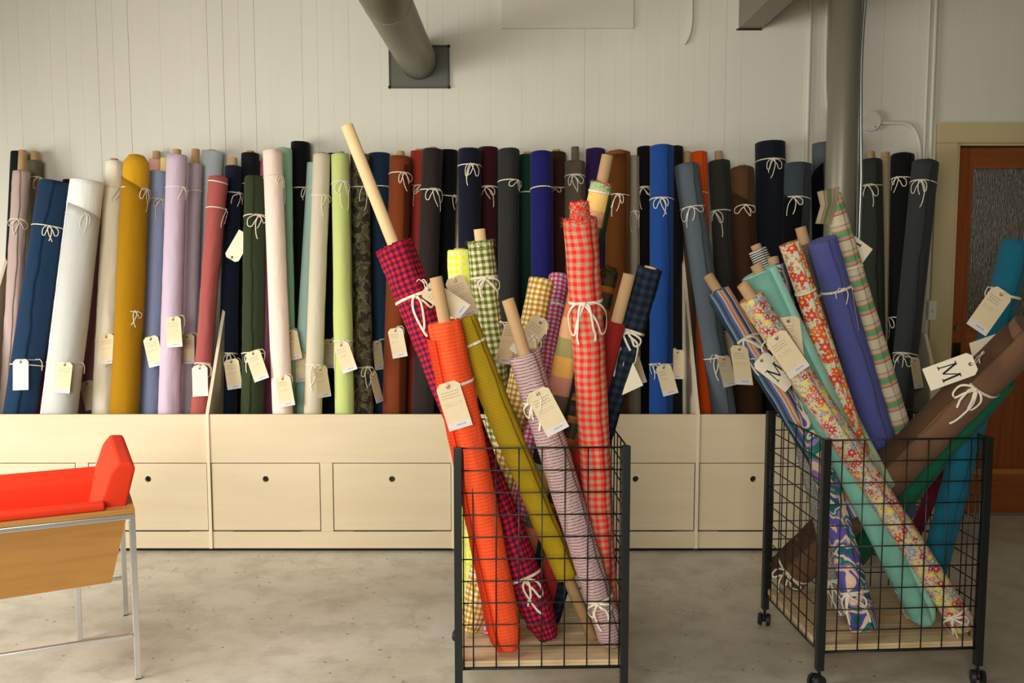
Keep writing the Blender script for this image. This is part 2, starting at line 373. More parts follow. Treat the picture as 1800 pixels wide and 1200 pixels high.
# ---------------------------------------------------------------- tags
def tag_material(seed, tone=1.0):
    k = N('tag_card', .75, 0, .2); uv = k.coord('UV'); o = k.sep(uv); u, v = o[0], o[1]
    base = k.mix(k.noise(k.mapv(uv, (1, 1, 1), (seed, 0, 0)), 3, 2), (.80 * tone, .66 * tone, .43 * tone), (.73 * tone, .585 * tone, .36 * tone))
    # faint handwriting rows (v from the bottom 0 .. 1 top) and a pale footer with small blue print
    row = k.math('FRACT', k.math('MULTIPLY', v, 17.0)); line = k.noise(k.mapv(uv, (46, 34, 1), (seed * 3.1, 0, 0)), 1.0, 2, .6)
    inr = k.math('MULTIPLY', k.math('LESS_THAN', k.math('ABSOLUTE', k.math('SUBTRACT', row, .5)), .22), k.math('GREATER_THAN', line, .52))
    zone = k.math('ADD', k.math('MULTIPLY', k.math('GREATER_THAN', v, .66), k.math('LESS_THAN', v, .84)), k.math('MULTIPLY', k.math('GREATER_THAN', v, .50), k.math('LESS_THAN', v, .56)))
    side = k.math('MULTIPLY', k.math('GREATER_THAN', u, .12), k.math('LESS_THAN', u, .50 + .4 * ((seed * 7) % 10) / 10))
    m = k.math('MULTIPLY', k.math('MULTIPLY', inr, zone), k.math('MULTIPLY', side, .8))
    c = k.mix(m, base, (.16, .13, .10))
    foot = k.math('LESS_THAN', v, .15); c = k.mix(k.math('MULTIPLY', foot, .8), c, (.72, .68, .64))
    bl = k.math('MULTIPLY', k.math('MULTIPLY', k.math('LESS_THAN', k.math('ABSOLUTE', k.math('SUBTRACT', v, .085)), .018), k.math('LESS_THAN', k.math('ABSOLUTE', k.math('SUBTRACT', u, .58)), .2)), k.math('GREATER_THAN', k.noise(k.mapv(uv, (60, 60, 1)), 1, 1), .45))
    k.col(k.mix(k.math('MULTIPLY', bl, .8), c, (.18, .26, .62))); return k.m
def blank_tag_material():
    k = N('tag_card_blank', .7, 0, .2); uv = k.coord('UV'); k.col(k.mix(k.noise(uv, 4, 2), (.92, .83, .63), (.87, .77, .56))); return k.m
def tag_bm(w_, h_):
    bm = bmesh.new(); uvl = bm.loops.layers.uv.new('UVMap'); c = .014; t = .0004
    out = [(-w_ / 2, -h_ / 2), (w_ / 2, -h_ / 2), (w_ / 2, h_ / 2 - c), (w_ / 2 - c, h_ / 2), (-w_ / 2 + c, h_ / 2), (-w_ / 2, h_ / 2 - c)]
    hole = [(math.cos(2 * math.pi * k / 14) * .0035, h_ / 2 - .015 + math.sin(2 * math.pi * k / 14) * .0035) for k in range(14)]
    vo = [bm.verts.new((x, 0, z)) for x, z in out]; vh = [bm.verts.new((x, 0, z)) for x, z in hole]
    es = [bm.edges.new((vo[i], vo[(i + 1) % 6])) for i in range(6)] + [bm.edges.new((vh[i], vh[(i + 1) % 14])) for i in range(14)]
    bmesh.ops.triangle_fill(bm, edges=es, use_beauty=True)
    r = bmesh.ops.extrude_face_region(bm, geom=bm.faces[:]); bmesh.ops.translate(bm, verts=[g for g in r['geom'] if isinstance(g, bmesh.types.BMVert)], vec=(0, t * 2, 0))
    bmesh.ops.recalc_face_normals(bm, faces=bm.faces)
    for f in bm.faces:
        for l in f.loops: l[uvl].uv = (l.vert.co.x / w_ + .5, l.vert.co.z / h_ + .5)
    return bm
def ring_bm(r, t, z):
    bm = bmesh.new(); add_tube(bm, [(math.cos(a) * r, -.0006, z + math.sin(a) * r) for a in [2 * math.pi * k / 16 for k in range(17)]], t, 6); return bm
def letter_m(h):      # serif M, drawn upright in XZ, centred
    bm = bmesh.new(); W = h * .95; th = h * .11; tn = h * .065; d = Vector((0, -.0006, 0))
    def st(a, b, t):
        a = Vector((a[0], -.0002, a[1])); b = Vector((b[0], -.0002, b[1])); s = (b - a).cross(Vector((0, 1, 0))).normalized() * t / 2
        add_prism(bm, [a - s, b - s, b + s, a + s], d)
    st((-W * .42, -h / 2), (-W * .36, h / 2), tn); st((-W * .36, h / 2), (0, -h * .38), th); st((0, -h * .38), (W * .36, h / 2), tn); st((W * .36, h / 2), (W * .42, -h / 2), th)
    for x, y in ((-W * .42, -h / 2), (W * .42, -h / 2), (-W * .40, h / 2), (W * .40, h / 2)): st((x - h * .12, y), (x + h * .12, y), tn * .9)
    return bm
def make_tag(key, cx, cy, ang, label, fwd=0.0, yaw=0.0, mat=None, letter=False, w_=.079, h_=.157, dangle=True, pitch=0.0, group=None, Yfix=None):
    R = ROLLS[key]; B, T = R['B'], R['T']; s = along(B, T, cy); P = B + (T - B) * min(max(s, 0), 1); r = R['rb'] + (R['rt'] - R['rb']) * s
    Yt_ = (P.y - r - .011 - fwd) if Yfix is None else Yfix; C = atY(cx, cy, Yt_)
    lean = math.atan2(R['d'].y, R['d'].z); C.y -= .004; pitch -= math.degrees(lean) * math.cos(math.radians(ang))
    M = Matrix.Translation(C) @ Matrix.Rotation(-math.radians(ang), 4, 'Y') @ Matrix.Rotation(math.radians(yaw), 4, 'Z') @ Matrix.Rotation(math.radians(pitch), 4, 'X')
    th = thing('swing_tag', label, 'tag', M, group)
    sd = len(TAGS) * 1.37; TAGS.append(key)
    obj('card', tag_bm(w_, h_), mat or tag_material(sd), th); e = obj('eyelet', ring_bm(.005, .0012, h_ / 2 - .015), STEELDK, th)
    if letter: obj('printed_letter', letter_m(.056), INK, th).matrix_local = Matrix.Translation((0, 0, -.004)) @ Matrix.Rotation(math.radians(0), 4, 'Y')
    # string from the eyelet to the roll's surface
    eye = M @ Vector((0, -.001, h_ / 2 - .015)); ey = proj(eye)[1]; s2 = along(B, T, ey - 6); s2 = min(max(s2, .02), .98); A = B + (T - B) * s2; z = s2 * R['L']; rr = R['rad'](0, z)
    side = Vector((max(-1, min(1, (eye.x - A.x) / rr)) * .8, 0, 0)); fx = side.x
    S_ = A + R['M'].to_3x3() @ Vector((fx * rr, -math.sqrt(max(0, 1 - fx * fx)) * rr - .003, 0))
    up = M.to_3x3() @ Vector((0, 0, 1)); mi = M.inverted(); bm = bmesh.new()
    for q in (-1, 1):
        pts = [eye + Vector((0, .002, 0)), eye + up * .012 + Vector((q * .003, -.004, 0)), (eye + S_) / 2 + Vector((q * .004, -.006, .006)), S_]
        add_tube(bm, [mi @ p for p in smoothpath(pts, 5)], .0016, 6)
    if dangle:
        for q in (-1, 1):
            pts = [S_, S_ + Vector((q * .010, -.008, .004)), S_ + Vector((q * .022, -.010, -.016)), S_ + Vector((q * .018, -.008, -.045 - .01 * q))]
            add_tube(bm, [mi @ p for p in smoothpath(pts, 5)], .002, 6)
    for f in bm.faces: f.smooth = True
    obj('string', bm, TAPE, th); return th
TAGS = []
TAPE = plain('cotton_tape', lin((232, 222, 198)), .9, var=.05)
CARD = plain('kraft_cardboard', lin((188, 152, 108)), .8, var=.08, scale=12, bump=.1)
CARD_PALE = plain('pale_cardboard', lin((226, 192, 142)), .75, var=.06, scale=10)
STEELDK = plain('eyelet_metal', (.12, .09, .07), .4, .6)
INK = plain('black_ink', (.012, .011, .018), .6)

# ---------------------------------------------------------------- materials of the place
def paint_mat():
    k = N('painted_boards', .55, 0, .3); co = k.coord(); n = k.noise(k.mapv(co, (3, 1, .7)), 1.0, 4); n2 = k.noise(k.mapv(co, (40, 1, 3)), 1.0, 3)
    c = k.mix(n, (.68, .65, .54), (.76, .73, .625)); k.col(k.mix(k.math('MULTIPLY', n2, .12), c, (.55, .50, .38))); k.bump(k.noise(k.mapv(co, (60, 1, 8)), 1, 3), .12, .002); return k.m
def ply_mat(name, a, b, rough=.55, sc=(1.4, 1.4, 16), bump=.05):
    k = N(name, rough, 0, .35); co = k.coord(); n = k.noise(k.mapv(co, sc), 1.6, 5, .6, .6); g = k.noise(k.mapv(co, (sc[0] * 3, sc[1] * 3, sc[2] * 8)), 1.0, 2)
    c = k.mix(k.ramp(n, [(.35, (0, 0, 0)), (.68, (1, 1, 1))]), a, b); k.col(k.mix(k.math('MULTIPLY', g, .18), c, tuple(v * .8 for v in b))); k.bump(g, bump, .001); return k.m
def concrete_mat():
    k = N('worn_concrete', .42, 0, .4); co = k.coord()
    a = k.noise(co, 1.1, 5, .6, .8); b = k.noise(co, 6, 6, .65); c3 = k.noise(co, 38, 4, .6)
    c = k.mix(k.ramp(a, [(.32, (0, 0, 0)), (.66, (1, 1, 1))]), (.56, .51, .40), (.72, .67, .56))
    c = k.mix(k.math('MULTIPLY', k.ramp(b, [(.46, (0, 0, 0)), (.62, (1, 1, 1))]), .35), c, (.30, .255, .185))
    sp = k.n('ShaderNodeTexVoronoi'); sp.inputs['Scale'].default_value = 5.5; k.put(sp.inputs['Vector'], co); sz = k.math('MULTIPLY', k.math('SUBTRACT', k.noise(co, 3, 2), .45), .22)
    c = k.mix(k.math('MULTIPLY', k.math('LESS_THAN', sp.outputs['Distance'], sz), .6), c, (.17, .14, .10))
    cr = k.n('ShaderNodeTexVoronoi', feature='DISTANCE_TO_EDGE'); cr.inputs['Scale'].default_value = 1.1
    ds = k.n('ShaderNodeTexNoise'); ds.inputs['Scale'].default_value = 3; ds.inputs['Detail'].default_value = 5; k.put(ds.inputs['Vector'], co)
    k.put(cr.inputs['Vector'], k.mix(.35, co, ds.outputs['Color'], 'ADD')); crack = k.math('MULTIPLY', k.math('LESS_THAN', cr.outputs['Distance'], .004), k.math('GREATER_THAN', k.noise(co, 1.7, 2), .5))
    c = k.mix(k.math('MULTIPLY', crack, .18), c, (.16, .13, .09)); pit = k.n('ShaderNodeTexVoronoi'); pit.inputs['Scale'].default_value = 26; k.put(pit.inputs['Vector'], co); pc = k.sep(pit.outputs['Color'])
    c = k.mix(k.math('MULTIPLY', k.math('MULTIPLY', k.math('LESS_THAN', pit.outputs['Distance'], .17), k.math('GREATER_THAN', pc[0], .86)), .75), c, (.14, .11, .075)); sc_ = k.noise(k.mapv(co, (1.2, 3.5, 1)), 4, 6, .7, .5); c = k.mix(k.math('MULTIPLY', k.ramp(sc_, [(.55, (0, 0, 0)), (.70, (1, 1, 1))]), .5), c, (.66, .60, .49)); k.col(k.mix(k.math('MULTIPLY', c3, .25), c, (.25, .22, .17)))
    k.put(k.b.inputs['Roughness'], k.math('ADD', .30, k.math('MULTIPLY', b, .35))); k.bump(k.math('ADD', c3, k.math('MULTIPLY', b, 1.5)), .15, .003); return k.m
def wood_mat(name, a, b, sc=(26, 26, 1.2), rough=.4):
    k = N(name, rough, 0, .4); co = k.coord(); n = k.noise(k.mapv(co, sc), 1.0, 5, .6, 1.2); k.col(k.mix(k.ramp(n, [(.3, (0, 0, 0)), (.7, (1, 1, 1))]), a, b)); k.bump(n, .08, .001); return k.m
PAINT = paint_mat()
PLY = ply_mat('birch_plywood', (.67, .555, .37), (.63, .51, .325), sc=(.8, 1.4, 7)); PLYV = ply_mat('birch_plywood_panel', (.76, .655, .48), (.70, .59, .41), sc=(16, 16, 1.4))
BLACK = plain('black_powder_coat', (.010, .011, .010), .38, 0, .45, var=.1)
PLINTH = plain('black_plinth', (.008, .008, .008), .6)
CONC = concrete_mat()
DUCT = plain('grey_painted_metal', lin((128, 124, 106)), .42, .25, .5, var=.08, scale=2, bump=.04)
DUCTD = plain('dark_grey_plate', lin((92, 92, 80)), .55, .1, .4)
CREAM = plain('cream_painted_trim', lin((200, 182, 138)), .5, var=.05, scale=4, bump=.04)
DOORW = wood_mat('varnished_fir', (.30, .078, .014), (.185, .040, .008)); DOORWH = wood_mat('varnished_fir_rail', (.33, .098, .018), (.20, .048, .009), sc=(1.6, 26, 22))
WHITE = plain('white_enamel', lin((222, 216, 198)), .4, var=.03)
STEEL = plain('brushed_steel', (.74, .75, .76), .24, .95, .5, var=.06, scale=14)
GALV = plain('galvanised_conduit', (.42, .46, .45), .35, .85)
RUBBER = plain('black_rubber', (.012, .014, .016), .45)
RED = None
def red_mat():
    k = N('red_wool_upholstery', .9, 0, .15); co = k.coord(); f = k.noise(co, 600, 2); k.col(k.mix(f, (.70, .034, .012), (.84, .060, .020))); k.bump(f, .25, .001); return k.m
RED = red_mat()
CHAIRW = wood_mat('oak_veneer', (.50, .245, .060), (.40, .185, .042), sc=(1.4, 9, 24)); PINE = ply_mat('pale_pine_base', (.78, .60, .36), (.62, .44, .24), sc=(3, 22, 3))
def glass_mat():
    k = N('ribbed_obscure_glass', .22, 0, .5); co = k.coord(); st = k.noise(k.mapv(co, (170, 1, 14)), 1.0, 3, .6); f_ = k.noise(k.mapv(co, (210, 1, 40)), 1.0, 2, .6); k.col(k.mix(k.ramp(f_, [(.45, (0, 0, 0)), (.72, (1, 1, 1))]), (.060, .047, .028), (.24, .205, .135))); k.bump(st, .9, .006)
    k.b.inputs['Transmission Weight'].default_value = .12; return k.m
GLASS = glass_mat()

# ---------------------------------------------------------------- the setting
YW = 5.42
bm = bmesh.new(); add_box(bm, (-6, -4, -.1), (4.6, YW, 0)); struct(obj('floor', bm, CONC))
def board_wall():
    bm = bmesh.new(); rnd = random.Random(3); prof = []; x = -6.0; z0, z1 = 0.0, 3.6
    while x < 4.6:
        wd = .0865; g = rnd.choice((.0008, .001, .0012, .0014, .0020, .0034)); dp = rnd.choice((.0005, .0007, .001, .001, .0015, .004)); off = rnd.uniform(-.0006, .0006)
        prof += [(x, YW + off), (x + wd - g, YW + off), (x + wd - g * .6, YW + dp), (x + wd - g * .4, YW + dp)]; x += wd
    # opening for the door is cut by building the boards in three runs
    def run(x0, x1, za, zb):
        pr = [p for p in prof if x0 <= p[0] <= x1]; pr = [(x0, YW)] + pr + [(x1, YW)]
        a = [bm.verts.new((px, py, za)) for px, py in pr]; b = [bm.verts.new((px, py, zb)) for px, py in pr]
        for i in range(len(pr) - 1): bm.faces.new((a[i], a[i + 1], b[i + 1], b[i]))
        c = [bm.verts.new((px, YW + .12, za)) for px in (x0, x1)]; d = [bm.verts.new((px, YW + .12, zb)) for px in (x0, x1)]
        bm.faces.new((c[1], c[0], d[0], d[1])); bm.faces.new((a[0], b[0], d[0], c[0])); bm.faces.new((b[-1], a[-1], c[1], d[1]))
        bm.faces.new([*b, d[1], d[0]]); bm.faces.new([*a[::-1], c[0], c[1]])
    run(-6, 2.47, 0, 3.6); run(2.47, 3.42, 2.115, 3.6); run(3.42, 4.6, 0, 3.6); return bm
struct(obj('wall_back', board_wall(), PAINT))
bm = bmesh.new(); add_box(bm, (4.6, -4, 0), (4.7, YW, 3.6)); struct(obj('wall_right', bm, PAINT))
bm = bmesh.new(); add_box(bm, (-6, -4, 3.6), (4.7, YW + .1, 3.7)); struct(obj('ceiling', bm, plain('ceiling_paint', (.40, .37, .30), .7)))
# door casing and door
bm = bmesh.new()
add_box(bm, (2.352, YW - .028, 0), (2.465, YW - .0005, 2.112), .003); add_box(bm, (3.425, YW - .028, 0), (3.54, YW - .0005, 2.112), .003)
add_box(bm, (2.352, YW - .034, 2.1125), (3.56, YW - .0005, 2.222), .003)
add_box(bm, (2.4655, YW - .012, 0), (2.485, YW + .11, 2.0995), .001); add_box(bm, (3.40, YW - .012, 0), (3.4245, YW + .11, 2.0995), .001); add_box(bm, (2.4655, YW - .012, 2.10), (3.4245, YW + .11, 2.112), .001)
struct(obj('trim_1', bm, CREAM))
door = bpy.data.objects.new('door_1', None); COL.objects.link(door); door.location = (2.487, YW + .055, .008); door['kind'] = 'structure'
DX = .91; DZ = 2.085
bm = bmesh.new()
add_box(bm, (0, -.022, 0), (.098, .022, DZ), .002); add_box(bm, (DX - .098, -.022, 0), (DX, .022, DZ), .002); obj('stile', bm, DOORW, door)
for n_, za, zb in (('top_rail', DZ - .115, DZ), ('lock_rail', .955, 1.075), ('bottom_rail', 0, .225)):
    box(n_, (.0985, -.021, za), (DX - .0985, .021, zb), DOORWH, door, .002)
box('sill_moulding', (.0985, -.030, .226), (DX - .0985, .018, .262), wood_mat('varnished_moulding', (.46, .17, .03), (.34, .11, .02), sc=(2, 20, 20)), door, .004)
box('door_panel', (.099, -.008, .263), (DX - .099, .010, .954), DOORW, door)
box('glass_pane', (.099, -.004, 1.0755), (DX - .099, .004, DZ - .1155), GLASS, door)
bm = bmesh.new(); bmesh.ops.create_cone(bm, cap_ends=True, segments=28, radius1=.019, radius2=.016, depth=.014, matrix=Matrix.Translation((.045, -.029, 1.075)) @ Matrix.Rotation(math.pi / 2, 4, 'X'))
lk = obj('deadbolt', bm, plain('brass_lock', (.30, .22, .10), .35, .9), door)
hp = box('handle_plate', (.022, -.027, .82), (.070, -.0222, .99), plain('dark_bronze', (.03, .025, .02), .4, .7), door, .003)
bm = bmesh.new(); add_tube(bm, smoothpath([(.046, -.027, .92), (.046, -.06, .925), (.055, -.07, .92), (.13, -.07, .915)]), .009, 10); obj('door_handle', bm, hp.data.materials[0], door)
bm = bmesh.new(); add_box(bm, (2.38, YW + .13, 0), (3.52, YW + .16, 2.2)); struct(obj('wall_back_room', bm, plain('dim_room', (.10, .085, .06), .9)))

# ---------------------------------------------------------------- overhead pieces, pipes
def vcyl(bm, x, y, z0, z1, r, n=32): add_tube(bm, [(x, y, z0), (x, y, (z0 + z1) / 2), (x, y, z1)], r, n)
c = atY(1481, 215, 4.55); col = thing('steel_column', 'tall round grey painted steel column rising behind the right wire basket to the ceiling', 'column', Matrix.Translation((c.x, 4.55, 0)))
bm = bmesh.new(); vcyl(bm, 0, 0, .012, 3.6, .070, 48)
for f in bm.faces: f.smooth = len(f.verts) == 4
obj('shaft', bm, DUCT, col); box('base_plate', (-.11, -.11, 0), (.11, .11, .012), DUCT, col, .002)
bm = bmesh.new(); px = lambda x, y, Y=4.60: atY(x, y, Y)
q = px(1514, 300); pts = [px(1524, -60), px(1521, 0), px(1517, 50), px(1513.5, 120), px(1513, 200)]; pts.append(Vector((q.x, 4.6, pts[-1].z - .3))); pts.append(Vector((q.x, 4.6, .9))); pts.append(Vector((q.x, 4.6, .01)))
add_tube(bm, smoothpath(pts[:5], 5) + pts[5:], .009, 12)
for f in bm.faces: f.smooth = True
tag(obj('electrical_conduit', bm, GALV), 'thin shiny galvanised conduit running down along the right of the grey column', 'pipe')
bm = bmesh.new(); pts = [px(1516, -60, 4.62), px(1512, 0, 4.62), px(1508, 60, 4.62), px(1506.5, 150, 4.62)]; q = px(1507, 300, 4.62); pts += [Vector((q.x, 4.62, 1.5)), Vector((q.x, 4.62, .01))]
add_tube(bm, smoothpath(pts[:4], 5) + pts[4:], .005, 8); tag(obj('black_cable', bm, RUBBER), 'thin black cable squeezed between the grey column and the galvanised conduit', 'cable')
# round duct with its wall plate
a = atY(736, 108, YW); duct = thing('round_duct', 'large round grey duct coming out of a square plate high on the wall', 'duct', Matrix.Translation((a.x, YW - .012, a.z)))
bm = bmesh.new(); add_tube(bm, [(0, -.001, 0), (-.005, -.6, 0), (-.005, -1.3, 0), (-.005, -2.6, 0)], .101, 48)
add_tube(bm, [(-.005, -1.30, 0), (-.005, -1.31, 0)], .1025, 48)
for f in bm.faces: f.smooth = len(f.verts) == 4
obj('duct_pipe', bm, DUCT, duct)
A1, A2 = atY(686, 154, YW), atY(788, 82, YW)
box('wall_plate', (A1.x - a.x, 0, A1.z - a.z), (A2.x - a.x, .0115, A2.z - a.z), DUCTD, duct)
bm = bmesh.new(); x0, x1, z0, z1 = A1.x - a.x, A2.x - a.x, A1.z - a.z, A2.z - a.z
for p, q in (((x0 - .006, z0 - .006), (x1 + .008, z0 + .003)), ((x0 - .006, z1 - .004), (x1 + .008, z1 + .005)), ((x0 - .005, z0 + .0035), (x0 + .003, z1 - .0045)), ((x1 - .003, z0 + .0035), (x1 + .006, z1 - .0045))): add_box(bm, (p[0], -.006, p[1]), (q[0], -.0005, q[1]))
for x in (x0 - .002, x1 + .003):
    for z in (z0, z1): bmesh.ops.create_icosphere(bm, subdivisions=2, radius=.009, matrix=Matrix.Translation((x, -.004, z)))
obj('black_sealant', bm, BLACK, duct)
# square duct
a = atY(1298, 51, YW); b = atY(1338, 51, YW); sd = thing('square_duct', 'square-edged grey metal duct reaching out from the wall beside the column', 'duct', Matrix.Translation((a.x, YW, a.z)))
w_ = b.x - a.x
box('duct_body', (0, -2.4, 0), (w_, -.001, .34), DUCT, sd, .002); bm = bmesh.new(); add_box(bm, (-.012, -.012, -.008), (w_ + .002, -.0011, -.0005)); obj('black_sealant', bm, BLACK, sd)
# white panel
a = atY(881, 51, YW); b = atY(1113, 51, YW)
tag(box('wall_panel', (a.x, YW - .022, a.z), (b.x, YW - .001, a.z + .62), plain('white_gloss_panel', (.70, .66, .55), .22, var=.02), None, .002), 'flat glossy cream panel fixed at the top of the wall between the two ducts', 'panel')
# surface conduits
def wallpipe(pts, r, label, Y=YW - .016):
    bm = bmesh.new(); add_tube(bm, pts, r, 12)
    for f in bm.faces: f.smooth = True
    return tag(obj('surface_conduit', bm, PAINT), label, 'pipe')
W = lambda x, y: atY(x, y, YW - .016)
def vert(x, zb=.9, zt=3.59): p = W(x, 150); return [Vector((p.x, p.y, zt)), Vector((p.x, p.y, (zb + zt) / 2)), Vector((p.x, p.y, zb))]
wallpipe(vert(1421), .011, 'cream painted vertical conduit on the wall left of the grey column')
wallpipe(smoothpath([W(1455, -150), W(1454, 0), W(1452, 90), W(1452, 165), W(1458, 195), W(1480, 215)], 5), .010, 'cream painted conduit bending behind the left edge of the grey column')
wallpipe(smoothpath([W(1217, -150), W(1216, 0), W(1215, 40), W(1211, 62), W(1203, 77)], 5), .010, 'short cream conduit hooked at the top of the wall left of the square duct')
wallpipe(vert(1629), .008, 'thinner of two vertical conduits beside the door casing')
wallpipe(vert(1640), .011, 'thicker cream vertical conduit touching the door casing')
jb = W(1530, 213); jt = thing('junction_box', 'round cream junction box on the wall right of the grey column', 'electrical box', Matrix.Translation((jb.x, YW - .03, jb.z)))
bm = bmesh.new(); bmesh.ops.create_cone(bm, cap_ends=True, segments=36, radius1=.052, radius2=.052, depth=.027, matrix=Matrix.Translation((0, .014, 0)) @ Matrix.Rotation(math.pi / 2, 4, 'X')); obj('housing', bm, PAINT, jt)
bm = bmesh.new(); bmesh.ops.create_cone(bm, cap_ends=True, segments=36, radius1=.056, radius2=.052, depth=.005, matrix=Matrix.Translation((0, -.002, 0)) @ Matrix.Rotation(math.pi / 2, 4, 'X')); obj('cover', bm, PAINT, jt)
bm = bmesh.new(); bmesh.ops.create_icosphere(bm, subdivisions=1, radius=.004, matrix=Matrix.Translation((.022, -.004, -.032))); obj('screw', bm, BLACK, jt)
wallpipe(smoothpath([W(1549, 216), W(1570, 216), W(1590, 217), W(1604, 224), W(1613, 240), W(1617, 262), W(1617, 300), W(1616, 400)], 5), .010, 'cream conduit curving down from the round junction box')
sw = W(1640, 545); st = thing('light_switch', 'small white switch box on the wall between the dark grey roll and the door casing', 'switch', Matrix.Translation((sw.x - .01, YW - .02, sw.z)))
box('switch_box', (-.022, -.016, -.055), (.022, .019, .055), WHITE, st, .003); box('switch_lever', (-.005, -.034, -.012), (.005, -.0165, .006), WHITE, st, .001)

# ---------------------------------------------------------------- storage bench: four plywood units, drawers below, open bin above
YF = 4.745
def front_plate(bm, x0, x1, z0, z1, y0, y1, hole, r):
    n = 28
    for y, flip in ((y0, 0), (y1, 1)):
        vo = [bm.verts.new(p) for p in ((x0, y, z0), (x1, y, z0), (x1, y, z1), (x0, y, z1))]; vh = [bm.verts.new((hole[0] + math.cos(2 * math.pi * k / n) * r, y, hole[1] + math.sin(2 * math.pi * k / n) * r)) for k in range(n)]
        es = [bm.edges.new((vo[i], vo[(i + 1) % 4])) for i in range(4)] + [bm.edges.new((vh[i], vh[(i + 1) % n])) for i in range(n)]
        bmesh.ops.triangle_fill(bm, edges=es, use_beauty=True)
        if flip: 
            for i in range(4): bm.faces.new((po[i], po[(i + 1) % 4], vo[(i + 1) % 4], vo[i]))
            for i in range(n): bm.faces.new((ph[i], ph[(i + 1) % n], vh[(i + 1) % n], vh[i]))
        po, ph = vo, vh
    bmesh.ops.recalc_face_normals(bm, faces=bm.faces)
UL = ['leftmost plywood bench unit, partly hidden behind the red chair', 'second plywood bench unit from the left, its two drawers fully in view', 'third plywood bench unit, mostly hidden behind the near wire basket', 'rightmost plywood bench unit, running behind the right wire basket']
for ui, X0 in enumerate((-2.757, -1.530, -.305, .922)):
    u = thing('storage_bench', UL[ui], 'storage bench', Matrix.Translation((X0, YF, 0)), 'plywood bench units under the fabric rolls'); PW = 1.227
    bm = bmesh.new(); add_prism(bm, [Vector((.0, y, z)) for y, z in ((-.006, .022), (-.006, .707), (.632, 1.67), (.655, 1.67), (.655, .022))], (.016, 0, 0)); obj('side_panel', bm, PLYV, u)
    if ui == 3: bm = bmesh.new(); add_prism(bm, [Vector((PW, y, z)) for y, z in ((-.006, .022), (-.006, .707), (.25, 1.09), (.655, 1.09), (.655, .022))], (.016, 0, 0)); obj('side_panel', bm, PLYV, u)
    box('front_panel', (.0165, 0, .462), (PW - .001, .018, .707), PLY, u, .001)
    box('base_rail', (.0165, 0, .022), (PW - .001, .018, .108), PLY, u, .001)
    box('stile', (.566, .0005, .1085), (.628, .018, .4615), PLY, u, .001)
    box('bin_floor', (.0165, .0185, .44), (PW - .001, .655, .458), PLY, u); box('back_panel', (.0165, .645, .03), (PW - .001, .655, .4395), PLY, u)
    box('plinth', (.01, .03, 0), (PW - .001, .60, .0215), PLINTH, u)
    for k, (xa, xb) in enumerate(((.0210, .5615), (.6325, PW - .0055))):
        bm = bmesh.new(); hx = (xa + xb) / 2
        front_plate(bm, xa, xb, .1155, .4575, .0012, .018, (hx, .378), .0155)
        add_box(bm, (xa + .02, .0185, .13), (xa + .032, .60, .40)); add_box(bm, (xb - .032, .0185, .13), (xb - .02, .60, .40)); add_box(bm, (xa + .0325, .59, .13), (xb - .0325, .60, .40)); add_box(bm, (xa + .0325, .0185, .13), (xb - .0325, .589, .14))
        dr = obj('drawer', bm, PLY, u)
        bm = bmesh.new(); bmesh.ops.create_cone(bm, cap_ends=True, segments=28, radius1=.020, radius2=.020, depth=.03, matrix=Matrix.Translation((hx, .034, .378)) @ Matrix.Rotation(math.pi / 2, 4, 'X')); obj('finger_hole_shade_plug', bm, BLACK, dr)  # black plug added behind the hole, standing in for the shade inside
        box('gap_shade_strip', (xa + .10, .0012, .1082), (xb - .10, .017, .1152), BLACK, dr)  # black strip fills the gap under the drawer in place of its shade

